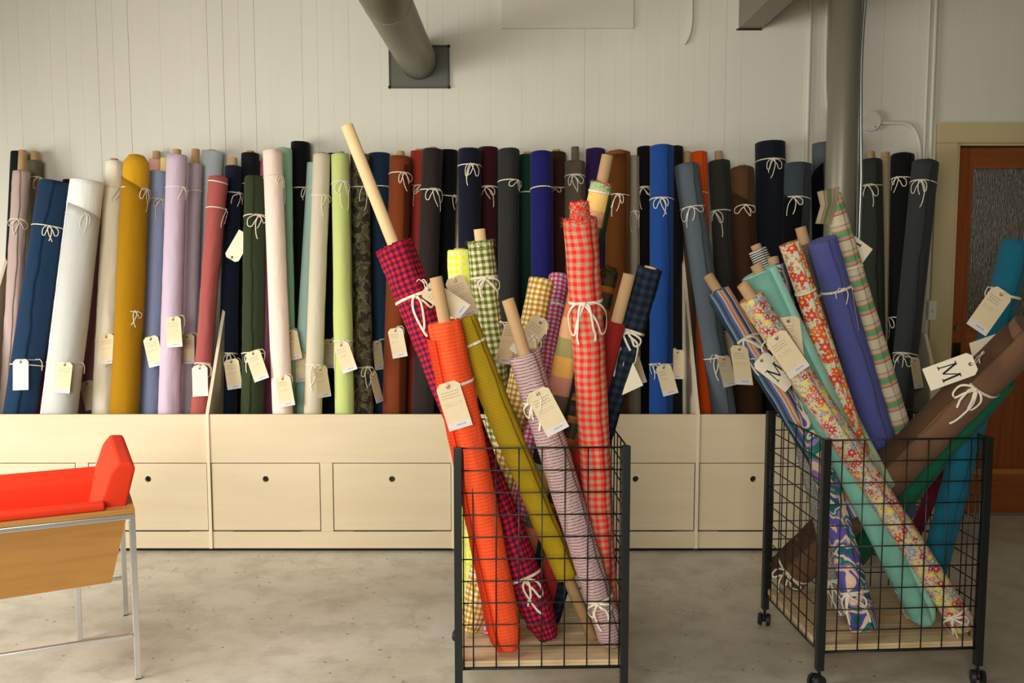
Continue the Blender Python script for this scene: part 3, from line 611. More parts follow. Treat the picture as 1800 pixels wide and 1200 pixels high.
# ---------------------------------------------------------------- wire baskets
def basket(x, y, ang, W_, D_, label, rim=.88, base=.128):
    M = Matrix.Translation((x, y, 0)) @ Matrix.Rotation(math.radians(ang), 4, 'Z'); t = thing('wire_basket', label, 'basket', M, 'black wire baskets on casters'); p = .026
    for cx_ in (0, W_):
        for cy_ in (0, D_):
            x0 = cx_ - (p if cx_ else 0); y0 = cy_ - (p if cy_ else 0)
            po = box('post', (x0, y0, .066), (x0 + p, y0 + p, rim + .004), BLACK, t, .0015)
            cxx, cyy = x0 + p / 2, y0 + p / 2; bm = bmesh.new(); vcyl(bm, cxx, cyy, .050, .0655, .006, 12); rot = .5 + cx_ * 1.3 + cy_
            hd = bmesh.ops.create_uvsphere(bm, u_segments=20, v_segments=10, radius=.022, matrix=Matrix.Translation((cxx - .012 * math.cos(rot), cyy - .012 * math.sin(rot), .034)) @ Matrix.Rotation(rot, 4, 'Z') @ Matrix.Diagonal((1.05, .5, .8, 1)))
            ca = obj('caster', bm, RUBBER, t, True); bm = bmesh.new()
            for sd_ in (-1, 1):
                mt = Matrix.Translation((cxx - .012 * math.cos(rot), cyy - .012 * math.sin(rot), .0265)) @ Matrix.Rotation(rot, 4, 'Z') @ Matrix.Translation((0, sd_ * .0165, 0)) @ Matrix.Rotation(math.pi / 2, 4, 'X')
                bmesh.ops.create_cone(bm, cap_ends=True, segments=28, radius1=.0265 if sd_ < 0 else .0235, radius2=.0235 if sd_ < 0 else .0265, depth=.013, matrix=mt)
            obj('wheel', bm, RUBBER, ca)
    def panel(P0, U, Lh, nrm):
        bm = bmesh.new(); r = .00235; U = Vector(U); P0 = Vector(P0); nr = Vector(nrm) * r * 2
        z = rim; zs = []
        while z > base - .001: zs.append(z); z -= .0748
        zs = zs[:10] + [base]
        for i, z in enumerate(zs):
            rr = .0031 if i in (0, len(zs) - 1) else r; add_tube(bm, [P0 + Vector((0, 0, z)), P0 + U * Lh + Vector((0, 0, z))], rr, 8)
        n = int((Lh - .03) / .0762); off = (Lh - n * .0762) / 2
        for k in range(n + 1):
            q = P0 + U * (off + k * .0762) + nr; add_tube(bm, [q + Vector((0, 0, base - .003)), q + Vector((0, 0, rim + .002))], r, 8)
        for q in (P0 + U * .004, P0 + U * (Lh - .004)): add_tube(bm, [q + Vector((0, 0, base)) + nr, q + Vector((0, 0, rim)) + nr], r, 8)
        for f in bm.faces: f.smooth = len(f.verts) == 4
        obj('wire_panel', bm, BLACK, t)
    e = p + .0005
    panel((e, .010, 0), (1, 0, 0), W_ - 2 * e, (0, 1, 0)); panel((e, D_ - .010, 0), (1, 0, 0), W_ - 2 * e, (0, -1, 0))
    panel((.010, e, 0), (0, 1, 0), D_ - 2 * e, (1, 0, 0)); panel((W_ - .010, e, 0), (0, 1, 0), D_ - 2 * e, (-1, 0, 0))
    bm = bmesh.new(); n = 7
    add_box(bm, (.018, .018, .133), (W_ - .018, D_ - .018, .142))
    for k in range(n):
        ya = .018 + (D_ - .036) / n * k; add_box(bm, (.018, ya + .001, .1425), (W_ - .018, ya + (D_ - .036) / n - .001, .152), .001)
    obj('plywood_base', bm, PINE, t)
    for k in range(2): box('cross_bar', (.027, .027 if k == 0 else D_ - .045, .120), (W_ - .027, .045 if k == 0 else D_ - .027, .1325), BLACK, t)
    return t
basket(-.191, 3.090, 2.0, .582, .56, 'near black wire basket full of checked and plaid fabric rolls, in the middle')
basket(1.062, 3.222, 4, .60, .60, 'right black wire basket of floral and plain fabric rolls, beside the column')

# ---------------------------------------------------------------- red chair
ch = thing('lounge_chair', 'low lounge chair with red cushions, oak veneer sides and a square steel frame', 'chair', Matrix.Translation((-1.338, 3.31, 0)) @ Matrix.Rotation(math.atan2(.429, .905), 4, 'Z'))
Lc, Dc, q = -.66, .665, .0105
for x, y in ((0, 0), (Lc, 0), (0, Dc), (Lc, Dc)): 
    lg = box('leg', (x - q, y - q, .004), (x + q, y + q, .585), STEEL, ch, .002); box('foot_cap', (x - q + .001, y - q + .001, 0), (x + q - .001, y + q - .001, .0039), RUBBER, lg)
for y, nm in ((0, 'near'), (Dc, 'far')):
    box('side_rail', (Lc - q, y - q, .5855), (q, y + q, .6035), STEEL, ch, .003); box('lower_rail', (Lc + q + .0005, y - .009, .155), (-q - .0005, y + .009, .172), STEEL, ch, .004)
box('support_leg', (-.19, .445, .004), (-.17, .465, .40), STEEL, ch, .002)
for y0, nm in ((q + .001, 0), (Dc - q - .016, 1)):
    bm = bmesh.new(); add_prism(bm, [Vector((x, y0, z)) for x, z in ((-.018, .5855), (-.074, .362), (Lc - .03, .350), (Lc - .03, .5855))], (0, .015, 0)); obj('side_panel', bm, CHAIRW, ch)
box('seat_board', (Lc - .02, q + .0165, .374), (-.10, Dc - q - .0165, .388), CHAIRW, ch)
bm = bmesh.new(); add_box(bm, (Lc - .03, q + .0005 - .020, .604), (.010, .052, .6215), .002); add_box(bm, (Lc - .03, Dc - .052, .604), (.010, Dc + .009, .6215), .002); add_box(bm, (-.012, .0525, .604), (.010, Dc - .0525, .6215), .002); obj('wooden_frame', bm, CHAIRW, ch)
def pad(name, pts, ext, bev, mat=RED):
    bm = bmesh.new(); add_prism(bm, [Vector(p) for p in pts], ext)
    bmesh.ops.bevel(bm, geom=bm.edges[:], offset=bev, segments=4, affect='EDGES', profile=.6)
    for f in bm.faces: f.smooth = True
    o = obj(name, bm, mat, ch); return o
# tub lining: near and far arm pads and their inner faces
pad('arm_pad', [(-.086, .006, .622), (-.086, .006, .646), (-.086, .050, .650), (-.086, .078, .600), (-.086, .078, .470), (-.086, .053, .470), (-.086, .053, .622)], (Lc + .02, 0, 0), .009)
pad('arm_pad', [(-.086, Dc - .006, .622), (-.086, Dc - .006, .646), (-.086, Dc - .050, .650), (-.086, Dc - .078, .600), (-.086, Dc - .078, .470), (-.086, Dc - .053, .470), (-.086, Dc - .053, .622)], (Lc + .02, 0, 0), .009)
pad('seat_cushion', [(-.12, .079, .389), (-.12, .079, .468), (Lc - .02, .079, .485), (Lc - .02, .079, .389)], (0, Dc - .158, 0), .015)
pad('backrest_cushion', [(-.135, .058, .470), (-.098, .058, .640), (-.062, .058, .742), (-.034, .058, .776), (.010, .058, .774), (.022, .058, .752), (-.012, .058, .6225), (-.06, .058, .470)], (0, Dc - .09, 0), .012)

# ---------------------------------------------------------------- roll table: axis in the picture (top x,y, lower x,y), widths, then depth of top and bottom in metres
GEO = {
    'black_edge': ((32, 268, 10, 728, 24, 24), 5.35, 5.15, None),
    'dusty_pink': ((38, 303, 14, 728, 28, 26), 5.23, 5.0, None),
    'khaki_left': ((61, 284, 44, 728, 23, 24), 5.355, 5.186, None),
    'rust_left': ((79, 322, 62, 728, 28, 26), 5.308, 5.15, None),
    'deep_blue': ((98, 322, 36, 728, 54, 54), 5.102, 4.864, None),
    'black_gap': ((123, 318, 88, 728, 24, 24), 5.23, 5.0, None),
    'white': ((153, 320, 104, 728, 56, 60), 5.087, 4.874, None),
    'mauve': ((193, 345, 150, 728, 30, 32), 5.35, 5.15, None),
    'cream_left': ((201, 285, 180, 728, 29, 36), 5.23, 5.0, None),
    'mustard': ((240, 275, 219, 728, 43, 47), 5.1, 4.86, None),
    'salmon_back': ((275, 282, 262, 728, 24, 24), 5.36, 5.152, None),
    'pale_yellow': ((294, 279, 286, 728, 22, 22), 5.329, 5.15, None),
    'periwinkle': ((277, 303, 262, 728, 30, 34), 5.23, 5.0, None),
    'lilac': ((311, 275, 297, 728, 34, 36), 5.1, 4.86, None),
    'lilac_grey': ((343, 290, 327, 728, 25, 26), 5.23, 5.0, None),
    'ice_blue': ((373, 268, 352, 728, 36, 30), 5.347, 5.15, None),
    'terracotta': ((384, 313, 349, 728, 33, 28), 5.1, 4.86, None),
    'ink_navy': ((410, 294, 398, 728, 28, 32), 5.23, 5.0, None),
    'black_navy': ((440, 271, 432, 728, 31, 30), 5.306, 5.15, None),
    'pink_back': ((464, 286, 475, 728, 22, 24), 5.367, 5.15, None),
    'forest': ((450, 313, 444, 728, 38, 40), 5.104, 4.859, None),
    'peach': ((479, 266, 497, 728, 33, 36), 5.08, 4.86, None),
    'mint': ((497, 264, 506, 728, 32, 28), 5.23, 4.959, None),
    'black_tall': ((528, 252, 524, 728, 32, 30), 5.35, 5.15, None),
    'pale_teal': ((553, 288, 528, 728, 26, 28), 5.232, 5.041, None),
    'stone': ((566, 273, 550, 728, 30, 31), 5.1, 4.86, None),
    'navy_sliver': ((586, 272, 577, 728, 26, 26), 5.35, 5.15, None),
    'lime': ((598, 273, 606, 728, 31, 34), 5.096, 4.86, None),
    'camo': ((633, 274, 640, 728, 34, 35), 5.23, 5.0, None),
    'steel_navy': ((667, 272, 668, 728, 38, 34), 5.345, 5.15, None),
    'rust': ((704, 278, 693, 728, 38, 42), 5.23, 5.0, None),
    'coral': ((737, 268, 727, 728, 30, 28), 5.35, 5.15, None),
    'espresso': ((761, 265, 743, 728, 37, 38), 5.23, 5.0, None),
    'black_mid': ((790, 266, 776, 728, 30, 28), 5.35, 5.15, None),
    'midnight': ((826, 265, 826, 728, 41, 40), 5.1, 4.86, None),
    'maroon': ((858, 262, 862, 728, 36, 34), 5.23, 5.0, None),
    'charcoal': ((895, 265, 893, 728, 38, 38), 5.1, 4.86, None),
    'bottle_green': ((927, 275, 925, 728, 34, 34), 5.23, 5.0, None),
    'royal_blue': ((952, 270, 955, 728, 40, 40), 5.1, 4.86, None),
    'brown_mid': ((978, 270, 987, 728, 34, 34), 5.35, 5.15, None),
    'taupe': ((1011, 286, 1012, 728, 36, 36), 5.23, 5.0, None),
    'purple_back': ((1047, 264, 1050, 728, 34, 34), 5.35, 5.15, None),
    'caramel': ((1087, 269, 1083, 728, 41, 44), 5.23, 5.0, None),
    'greige': ((1113, 276, 1114, 728, 22, 26), 5.308, 5.122, None),
    'black_right': ((1134, 260, 1137, 728, 28, 28), 5.357, 5.162, None),
    'bright_blue': ((1164, 259, 1162, 728, 42, 42), 5.094, 4.86, None),
    'black_behind_blue': ((1188, 259, 1190, 728, 26, 26), 5.331, 5.149, None),
    'brown_narrow': ((1208, 292, 1214, 728, 22, 22), 5.362, 5.163, None),
    'orange': ((1229, 269, 1242, 728, 28, 26), 5.23, 5.0, None),
    'chambray': ((1206, 291, 1273, 728, 42, 42), 5.101, 4.86, None),
    'olive_grey': ((1264, 285, 1288, 728, 38, 36), 5.293, 5.072, None),
    'chocolate': ((1305, 297, 1317, 728, 41, 44), 5.215, 4.949, None),
    'navy_wide': ((1354, 252, 1360, 728, 51, 50), 5.324, 5.151, None),
    'slate_folded': ((1403, 290, 1390, 728, 46, 44), 5.207, 4.997, None),
    'slate_pipe': ((1450, 254, 1450, 728, 42, 40), 5.339, 5.15, None),
    'grey_green': ((1531, 283, 1540, 728, 38, 38), 5.23, 4.98, None),
    'cream_right': ((1557, 279, 1560, 728, 24, 24), 5.35, 5.15, None),
    'black_door': ((1587, 273, 1578, 728, 39, 38), 5.23, 5.002, None),
    'graphite': ((1627, 286, 1582, 728, 44, 42), 5.1, 4.86, None),
    'orange_gauze': ((782, 566, 898, 1150, 56, 56), 3.143, 3.165, None),
    'red_plaid': ((693, 432, 972, 1150, 64, 62), 3.317, 3.233, None),
    'olive': ((812, 562, 1000, 1025, 52, 44), 3.235, 3.24, None),
    'plum_stripe': ((922, 622, 1080, 1145, 58, 52), 3.175, 3.187, None),
    'red_gingham': ((1020, 385, 1062, 1040, 60, 48), 3.116, 3.294, None),
    'lime_check': ((808, 440, 836, 1120, 44, 42), 3.579, 3.562, None),
    'green_gingham': ((845, 424, 890, 860, 45, 48), 3.527, 3.587, None),
    'mustard_gingham': ((953, 492, 828, 1110, 47, 48), 3.491, 3.315, None),
    'blue_gingham': ((984, 488, 870, 1120, 40, 40), 3.849, 3.256, None),
    'colour_block': ((1058, 322, 975, 730, 38, 42), 3.436, 3.491, None),
    'dark_tartan': ((1071, 478, 985, 870, 32, 34), 3.705, 3.521, None),
    'dark_red': ((1084, 567, 1010, 850, 36, 38), 3.257, 3.342, None),
    'navy_plaid': ((1143, 472, 1080, 690, 44, 44), 3.284, 3.415, None),
    'stripe_multi': ((1264, 515, 1415, 760, 42, 44), 3.838, 3.461, 0.55),
    'floral_pink': ((1320, 522, 1685, 1095, 44, 44), 3.271, 3.331, None),
    'aqua': ((1335, 478, 1632, 1110, 62, 52), 3.405, 3.368, None),
    'floral_orange': ((1388, 428, 1578, 1000, 36, 34), 3.407, 3.468, None),
    'periwinkle_blue': ((1446, 422, 1545, 770, 50, 54), 3.545, 3.664, 0.5),
    'towel_stripe': ((1462, 345, 1580, 740, 34, 34), 3.6, 3.68, 0.62),
    'grey_speck_upper': ((1415, 430, 1490, 720, 34, 36), 3.734, 3.706, 0.45),
    'sage': ((1400, 575, 1530, 810, 38, 38), 3.81, 3.378, 0.68),
    'navy_stripe': ((1332, 440, 1400, 600, 32, 34), 3.945, 3.785, 0.6),
    'swirl': ((1362, 468, 1515, 1100, 36, 52), 3.633, 3.319, None),
    'grey_terrazzo': ((1348, 505, 1490, 1100, 34, 36), 3.857, 3.461, None),
    'brown': ((1815, 580, 1440, 972, 74, 70), 3.105, 3.796, 0.165),
    'emerald': ((1765, 665, 1450, 1045, 48, 48), 3.261, 3.769, 0.165),
    'teal': ((1790, 425, 1650, 970, 52, 46), 3.382, 3.401, 0.35),
    'magenta': ((1660, 820, 1600, 960, 24, 24), 3.544, 3.761, 0.35),
}
def gx(key):
    x = GEO[key][0][0]; return 1.12 + max(0, (x - 900) / 900) * .30
def R_(key, mat, label, core=0.0, ties=(), zf=.475, group='fabric rolls standing in the wall bin', **kw):
    g = GEO[key]; geo = list(g[0])
    if g[3] is not None: geo += [0, 0, g[3]]
    if not isinstance(mat, bpy.types.Material): mat = solid(mat, gx(key) * (.72 + .50 * max(0, min(mat) / 255 - .2)))
    return make_roll(key, geo, (g[1], g[2]), zf, mat, label, group, core, ties, **kw)
CR = dict(amp=.0022, crump=.0022); SM = dict(amp=.0008)
R_('black_edge', (24, 26, 24), 'black fabric roll at the far left, peeking out behind the dusty pink roll')
R_('dusty_pink', (190, 166, 158), 'dusty pink fabric roll with a long cardboard core at the far left end', .12, [(388, -.7, 'bow')], opts=CR, seam=-.6)
R_('khaki_left', (112, 108, 82), 'khaki fabric roll with a short core, between the dusty pink and dark blue rolls', .055, [(313, .2, 'bow')])
R_('rust_left', (165, 52, 38), 'rust red fabric roll mostly hidden behind the thick dark blue roll')
R_('deep_blue', (30, 58, 88), 'thick dark blue fabric roll leaning right, leftmost of the front row', 0, [(400, -.5, 'bow'), (642, .3, 'plain')], opts=dict(amp=.0015), seam=-.75)
R_('black_gap', (20, 20, 22), 'black fabric roll showing between the dark blue roll and the white roll')
R_('white', (236, 230, 222), 'thick white fabric roll with a folded-down top', 0, [(378, -.4, 'single'), (640, .3, 'plain')], opts=dict(amp=.0022, crump=.0015), wrap=(-1.6, 1.4, .125, .21, None))
R_('mauve', (158, 100, 106), 'mauve fabric roll hidden at the top, between the white and cream rolls')
R_('cream_left', (240, 224, 200), 'cream fabric roll with a small core, between the white and mustard rolls', .018, [(330, .1, 'single'), (600, -.5, 'bow')], opts=CR)
R_('mustard', (232, 174, 30), 'mustard yellow fabric roll with a diagonally folded top', 0, [(333, .4, 'bow'), (548, -.1, 'single')], opts=dict(amp=.0018, gather_top=.03), wrap=(-2.2, 1.5, .10, .24, None))
R_('salmon_back', (222, 166, 150), 'salmon pink roll with a brown core, showing above the pale blue roll', .05)
R_('pale_yellow', (232, 214, 142), 'pale yellow roll, only a sliver seen left of the lilac roll')
R_('periwinkle', (158, 172, 208), 'pale periwinkle blue fabric roll right of the mustard roll', 0, [(352, 0, 'bow'), (600, -.6, 'single')], opts=CR, seam=.8)
R_('lilac', (196, 176, 192), 'lilac fabric roll with a brown core, in front of the greyish lilac one', .036, [(331, .2, 'single')], opts=dict(amp=.0022, crump=.0012), seam=1.1)
R_('lilac_grey', (180, 164, 174), 'greyish lilac fabric roll with a tall core, between lilac and ice blue rolls', .085, [(338, .2, 'plain')])
R_('ice_blue', (190, 200, 206), 'ice blue fabric roll standing behind the terracotta pink roll', .014, [(332, -.3, 'single')])
R_('terracotta', (178, 92, 86), 'terracotta pink linen roll leaning beside a plywood divider', 0, [(322, .9, 'plain'), (367, .7, 'single'), (640, -.4, 'bow')], opts=CR)
R_('ink_navy', (24, 30, 50), 'ink navy fabric roll with a brown core, right of the terracotta roll', .05, [(340, .2, 'single'), (622, -.4, 'bow')])
R_('black_navy', (18, 22, 32), 'blackish navy fabric roll with short core, behind the dark forest green roll', .018, [(325, -.5, 'single')])
R_('pink_back', (206, 112, 152), 'bright pink roll, a sliver seen left of the peach roll')
R_('forest', (54, 64, 38), 'dark forest green fabric roll tied with a white bow near the top', 0, [(382, -.1, 'bow', 1.1), (622, -.6, 'bow')], opts=CR, seam=-.6)
R_('peach', (238, 210, 194), 'pale peach fabric roll leaning left in the front row', 0, [(312, .3, 'bow')], opts=SM)
R_('mint', (152, 198, 166), 'mint green fabric roll behind the pale peach roll', .012)
R_('black_tall', (13, 13, 13), 'tall flat black fabric roll standing above its pastel neighbours', 0, [(333, .2, 'bow')])
R_('pale_teal', (168, 198, 186), 'pale teal fabric roll, left of the stone beige roll', 0, [(330, -.3, 'single')])
R_('stone', (200, 188, 164), 'stone beige fabric roll with a brown core, between the teal and lime rolls', .014, [(345, 0, 'single'), (642, -.4, 'single')], opts=SM)
R_('navy_sliver', (22, 28, 46), 'navy roll seen only as a dark strip between the stone and lime rolls')
R_('lime', (194, 206, 124), 'pale lime green fabric roll bulging at mid height', .018, [(323, 0, 'bow'), (600, -.6, 'single')], opts=dict(amp=.0012, bulge=.003), wrap=None)
def camo(g=1.0):
    k = N('fabric_camouflage', .85, 0, .15); uv = k.coord('UV'); f = k.noise(k.mapv(uv, (1, .8, 1)), 28, 2, .55, .8); f2 = k.noise(k.mapv(uv, (1, .8, 1), (4, 2, 0)), 24, 1.5, .5, .5)
    c = k.ramp(f, [(0, gain((70, 68, 48), g)), (.46, gain((108, 102, 76), g)), (.53, gain((84, 78, 54), g))], 'CONSTANT'); c = k.mix(k.math('GREATER_THAN', f2, .55), c, gain((54, 44, 36), g)); return fab_finish(k, c, .2)
R_('camo', camo(1.15), 'camouflage patterned fabric roll with a brown core', .022, [(330, 0, 'single'), (645, .1, 'bow')], opts=SM)
R_('steel_navy', (32, 54, 76), 'steel navy fabric roll between the camouflage and rust brown rolls', 0, [(330, .3, 'plain')])
R_('rust', (134, 64, 26), 'rust brown fabric roll with a short core and white bow, beside the coral roll', .036, [(307, .1, 'bow', 1.2)], wrap=(.1, 1.5, .05, .02, None))
R_('coral', (182, 64, 54), 'coral red fabric roll behind the dark espresso roll', .018, [(328, 0, 'bow')])
R_('espresso', (50, 40, 38), 'dark espresso brown fabric roll with a wide white bow', .018, [(335, .1, 'bow', 1.25)])
R_('black_mid', (12, 12, 12), 'deep black fabric roll between the espresso and midnight blue rolls', 0, [(345, .5, 'single')])
R_('midnight', (22, 24, 42), 'midnight blue fabric roll with a large white bow near its top', .012, [(293, 0, 'bow', 1.25)])
R_('maroon', (66, 20, 28), 'dark maroon fabric roll right of the midnight blue roll', 0, [(332, -.2, 'bow')])
R_('charcoal', (50, 51, 48), 'charcoal fabric roll left of the bottle green roll', 0, [(320, .8, 'bow')])
R_('bottle_green', (22, 60, 42), 'bottle green fabric roll, between the charcoal and royal blue rolls', .022, [(341, -.3, 'plain')])
R_('royal_blue', (32, 32, 104), 'royal blue fabric roll tied with a plain white tape', 0, [(333, .6, 'plain')], opts=SM)
R_('brown_mid', (74, 42, 28), 'reddish brown fabric roll with a short core, right of the royal blue roll', .022, [(332, -.2, 'bow')])
R_('taupe', (98, 91, 76), 'taupe fabric roll whose cloth climbs a long narrow core', .085, [(312, 0, 'bow')], core_mat=solid((98, 91, 76), 1.3))
R_('purple_back', (54, 32, 86), 'dark purple fabric roll standing behind the colour-block check roll', .012)
R_('caramel', (136, 78, 30), 'caramel brown fabric roll with a loose outer flap', .018, [(345, .2, 'bow', 1.2)], wrap=(-.9, .9, .02, .02, None))
R_('greige', (156, 146, 124), 'thin greige fabric roll right of the caramel roll', 0, [(372, .3, 'single')])
R_('black_right', (14, 14, 14), 'black fabric roll with a white bow, left of the bright blue roll', 0, [(332, 0, 'bow')])
R_('bright_blue', (32, 76, 150), 'bright blue fabric roll with a white bow and a tag', .012, [(352, .3, 'bow', 1.15), (640, -.5, 'single')], opts=SM)
R_('black_behind_blue', (14, 15, 14), 'black fabric roll seen just right of the bright blue roll')
R_('brown_narrow', (104, 84, 62), 'narrow drab brown roll with a long tan core, left of the orange roll', .08, core_mat=CARD)
R_('orange', (232, 84, 14), 'vivid orange fabric roll behind the blue-grey chambray roll', 0, [(341, 0, 'plain')], opts=SM)
R_('chambray', (90, 99, 106), 'blue-grey chambray roll leaning left across the orange one', 0, [(366, .3, 'bow', 1.2), (628, .4, 'single')], opts=dict(amp=.0012), seam=.9)
R_('olive_grey', (56, 54, 48), 'dark olive grey roll with a core, right of the chambray roll', .06, [(373, -.2, 'bow', 1.2)])
R_('chocolate', (92, 62, 38), 'chocolate brown fabric roll with a diagonal fold and short core', .022, [(365, .6, 'bow', 1.2)], wrap=(-1.8, 1.9, .07, .24, None))
R_('navy_wide', (24, 28, 40), 'widest navy fabric roll, tallest in the right half of the row', 0, [(285, .6, 'bow', 1.15)], opts=dict(amp=.0015))
R_('slate_folded', (58, 66, 70), 'slate grey roll with a black folded lining, left of the column', .014, [(351, .2, 'single')], wrap=(-1.5, .8, .13, .23, solid((14, 14, 18), 1.3)))
R_('slate_pipe', (84, 92, 92), 'slate grey fabric roll half hidden by the grey column', 0, [(345, -.6, 'plain')], wrap=(-1.4, .4, .20, .11, solid((16, 16, 20), 1.3)))
R_('grey_green', (52, 58, 48), 'dark grey-green fabric roll just right of the grey column', .05, [(328, .2, 'bow', 1.2)])
R_('cream_right', (176, 160, 124), 'dull cream fabric roll with a brown core, between grey-green and black rolls', .035)
R_('black_door', (13, 13, 14), 'black fabric roll nearest the door casing, behind the graphite roll', .012, [(315, .1, 'bow'), (560, -.5, 'single')])
R_('graphite', (56, 58, 60), 'graphite grey fabric roll leaning right against the door casing, last in the row', .022, [(323, .3, 'bow', 1.2), (624, .2, 'bow')], opts=SM)

G2 = 'fabric rolls in the near wire basket'; gn = 1.12
def RN(key, mat, label, core=0.0, ties=(), **kw): return R_(key, mat, label, core, ties, .165, G2, near=True, **kw)
RN('orange_gauze', bands([(0, (244, 88, 46)), (.5, (228, 76, 36))], .012, 1, gn, .004, .8), 'bright orange-red gauze roll, front left of the near basket', .15, [(672, -.2, 'plain')], opts=dict(amp=.003, crump=.002, gather_bot=.08), seam=-1.0, wrap=(-2.4, -.7, .03, .05, None, .012), core_mat=CARD)
RN('red_plaid', gingham((40, 30, 62), (126, 24, 46), (208, 24, 42), .0205, gn, .8), 'red and navy checked roll with a very long pale core, near basket', .44, [(522, .2, 'single'), (1012, .1, 'single')], opts=dict(amp=.0035, crump=.003, gather_bot=.10, fray=.004), frayed=(.012, 0, 0), core_mat=CARD_PALE)
RN('olive', bands([(0, (160, 134, 26)), (.5, (150, 124, 22))], .010, 1, gn + .1, .005, .6), 'olive mustard roll whose cloth stops short of its bare lower core', 0, [(604, .3, 'plain')], opts=dict(amp=.002, crump=.002, fray=.003), core_low=.20)
def plum():
    k = N('fabric_pinstripe', .88, 0, .15); uv = k.coord('UV'); o = k.sep(uv); n = k.noise(k.mapv(uv, (30, 30, 1)), 1, 3)
    x = k.math('ADD', o[1], k.math('MULTIPLY', n, .008)); a = sq(k, x, .0105, .2); dots = k.math('GREATER_THAN', k.noise(k.mapv(uv, (350, 90, 1)), 1, 1), .40)
    base = k.mix(k.noise(k.mapv(uv, (600, 300, 1)), 1, 1), gain((206, 176, 172), gn), gain((158, 126, 124), gn)); return fab_finish(k, k.mix(k.math('MULTIPLY', a, dots), base, gain((52, 34, 38), gn)), .9)
RN('plum_stripe', plum(), 'pinkish grey roll with thin dark stripes and a tan core, front of the near basket', .19, [(700, -.1, 'bow'), (1050, 0, 'bow')], opts=dict(amp=.0025, crump=.003, gather_bot=.04))
RN('red_gingham', gingham((232, 40, 36), (206, 96, 78), (170, 152, 118), .0255, gn, .5), 'large red and beige gingham roll with frayed top and big white bow', 0, [(528, .05, 'bow', 1.5)], opts=dict(amp=.003, crump=.0018, fray=.004), seam=.7, frayed=(.016, .055, .030))
RN('lime_check', gingham((222, 236, 40), (224, 232, 110), (228, 214, 170), .026, gn, .5), 'neon yellow checked roll at the back left of the near basket', .008, [(505, .5, 'single')], opts=CR)
RN('green_gingham', gingham((84, 98, 42), (150, 152, 96), (222, 214, 172), .0245, gn, .6), 'olive green and white gingham roll with frayed top and pale core', .045, [(488, .1, 'bow')], opts=dict(amp=.002, crump=.002, fray=.003), frayed=(.012, 0, 0), core_mat=CARD_PALE)
RN('mustard_gingham', gingham((176, 122, 22), (202, 164, 84), (238, 226, 200), .0195, gn, .5), 'mustard and white gingham roll leaning right in the near basket', 0, [(592, 0, 'single'), (1010, .2, 'plain')], opts=dict(amp=.0022, crump=.002, gather_bot=.12, fray=.003))
RN('blue_gingham', gingham((206, 34, 50), (178, 96, 120), (176, 184, 218), .018, gn, .5), 'red and pale blue gingham roll tied with tape, near basket', 0, [(538, 0, 'plain')], opts=dict(amp=.002, crump=.0015))
RN('colour_block', bands([(0, (50, 44, 42)), (.165, (104, 84, 74)), (.252, (196, 132, 112)), (.32, (222, 164, 84)), (.388, (160, 150, 96)), (.456, (222, 170, 124)), (.524, (214, 120, 90)), (.767, (104, 98, 80)), (.85, (214, 158, 122)), (.903, (228, 186, 106)), (.975, (160, 190, 136))], 1.03, 1, gn + .08, .004, .4), 'colour-block check roll in peach, yellow and grey with a tan core', .10, [(338, .6, 'plain')], opts=dict(amp=.0022, crump=.0015, fray=.003), frayed=(.012, 0, 0), wrap=(.7, 2.2, .03, .10, solid((52, 78, 52), 1.3), .008))
def tartan():
    k = N('fabric_tartan', .85, 0, .15); uv = k.coord('UV'); o = k.sep(uv); c = gain((40, 36, 30), 1.3)
    c = k.mix(sq(k, o[0], .09, .35), c, gain((62, 70, 38), 1.3)); c = k.mix(k.math('MULTIPLY', sq(k, o[1], .085, .3), .8), c, gain((176, 104, 34), 1.3)); c = k.mix(k.math('MULTIPLY', sq(k, o[1], .05, .4), .5), c, gain((96, 50, 50), 1.3)); return fab_finish(k, c, .5)
RN('dark_tartan', tartan(), 'dark green and amber tartan roll behind the red gingham one', 0, opts=dict(amp=.003, crump=.003, fray=.005), frayed=(.016, .02, .02))
RN('dark_red', (150, 34, 30), 'dark red solid roll with a pale core, right side of the near basket', .17, [(700, .4, 'plain')], opts=CR, core_mat=CARD)
RN('navy_plaid', gingham((18, 22, 34), (26, 34, 46), (36, 48, 62), .030, 1.25, .3), 'blackish navy checked roll leaning out to the right of the near basket', .006, [(582, -.3, 'bow')], opts=CR, core_mat=CARD_PALE)

G3 = 'fabric rolls in the right wire basket'; gr = 1.12
def RR(key, mat, label, core=0.0, ties=(), **kw): return R_(key, mat, label, core, ties, .165, G3, near=True, **kw)
RR('stripe_multi', bands([(0, (84, 96, 132)), (.12, (176, 170, 178)), (.2, (196, 112, 84)), (.28, (206, 168, 90)), (.36, (112, 110, 150)), (.46, (52, 56, 92)), (.54, (70, 130, 112)), (.64, (60, 66, 104)), (.74, (128, 134, 168)), (.84, (54, 104, 96)), (.92, (62, 62, 100))], .085, 0, gr, .003, .4), 'roll striped lengthwise in blue, green and orange, leftmost in the right basket', .085, [(598, .2, 'single')], opts=dict(amp=.003, crump=.0015, fray=.003), wrap=(-1.4, -.5, .03, .01, None))
RR('floral_pink', floral((206, 188, 168), [(184, 50, 66), (216, 190, 84), (206, 92, 54), (170, 58, 84), (130, 148, 170), (206, 196, 100), (196, 120, 130)], 36, gr, .46, (132, 142, 84), 1.2, .44), 'pink, yellow and cream floral roll crossing the front of the right basket', .055, [(600, .1, 'plain'), (1072, .1, 'bow')], opts=CR)
RR('aqua', solid((150, 208, 190), 1.25, .26, .3, .3), 'wide shiny aqua satin roll standing on the base of the right basket', .03, [(1028, .3, 'plain')], opts=dict(amp=.0025, gather_bot=.05), wrap=(-1.9, 1.0, .0, .0, None))
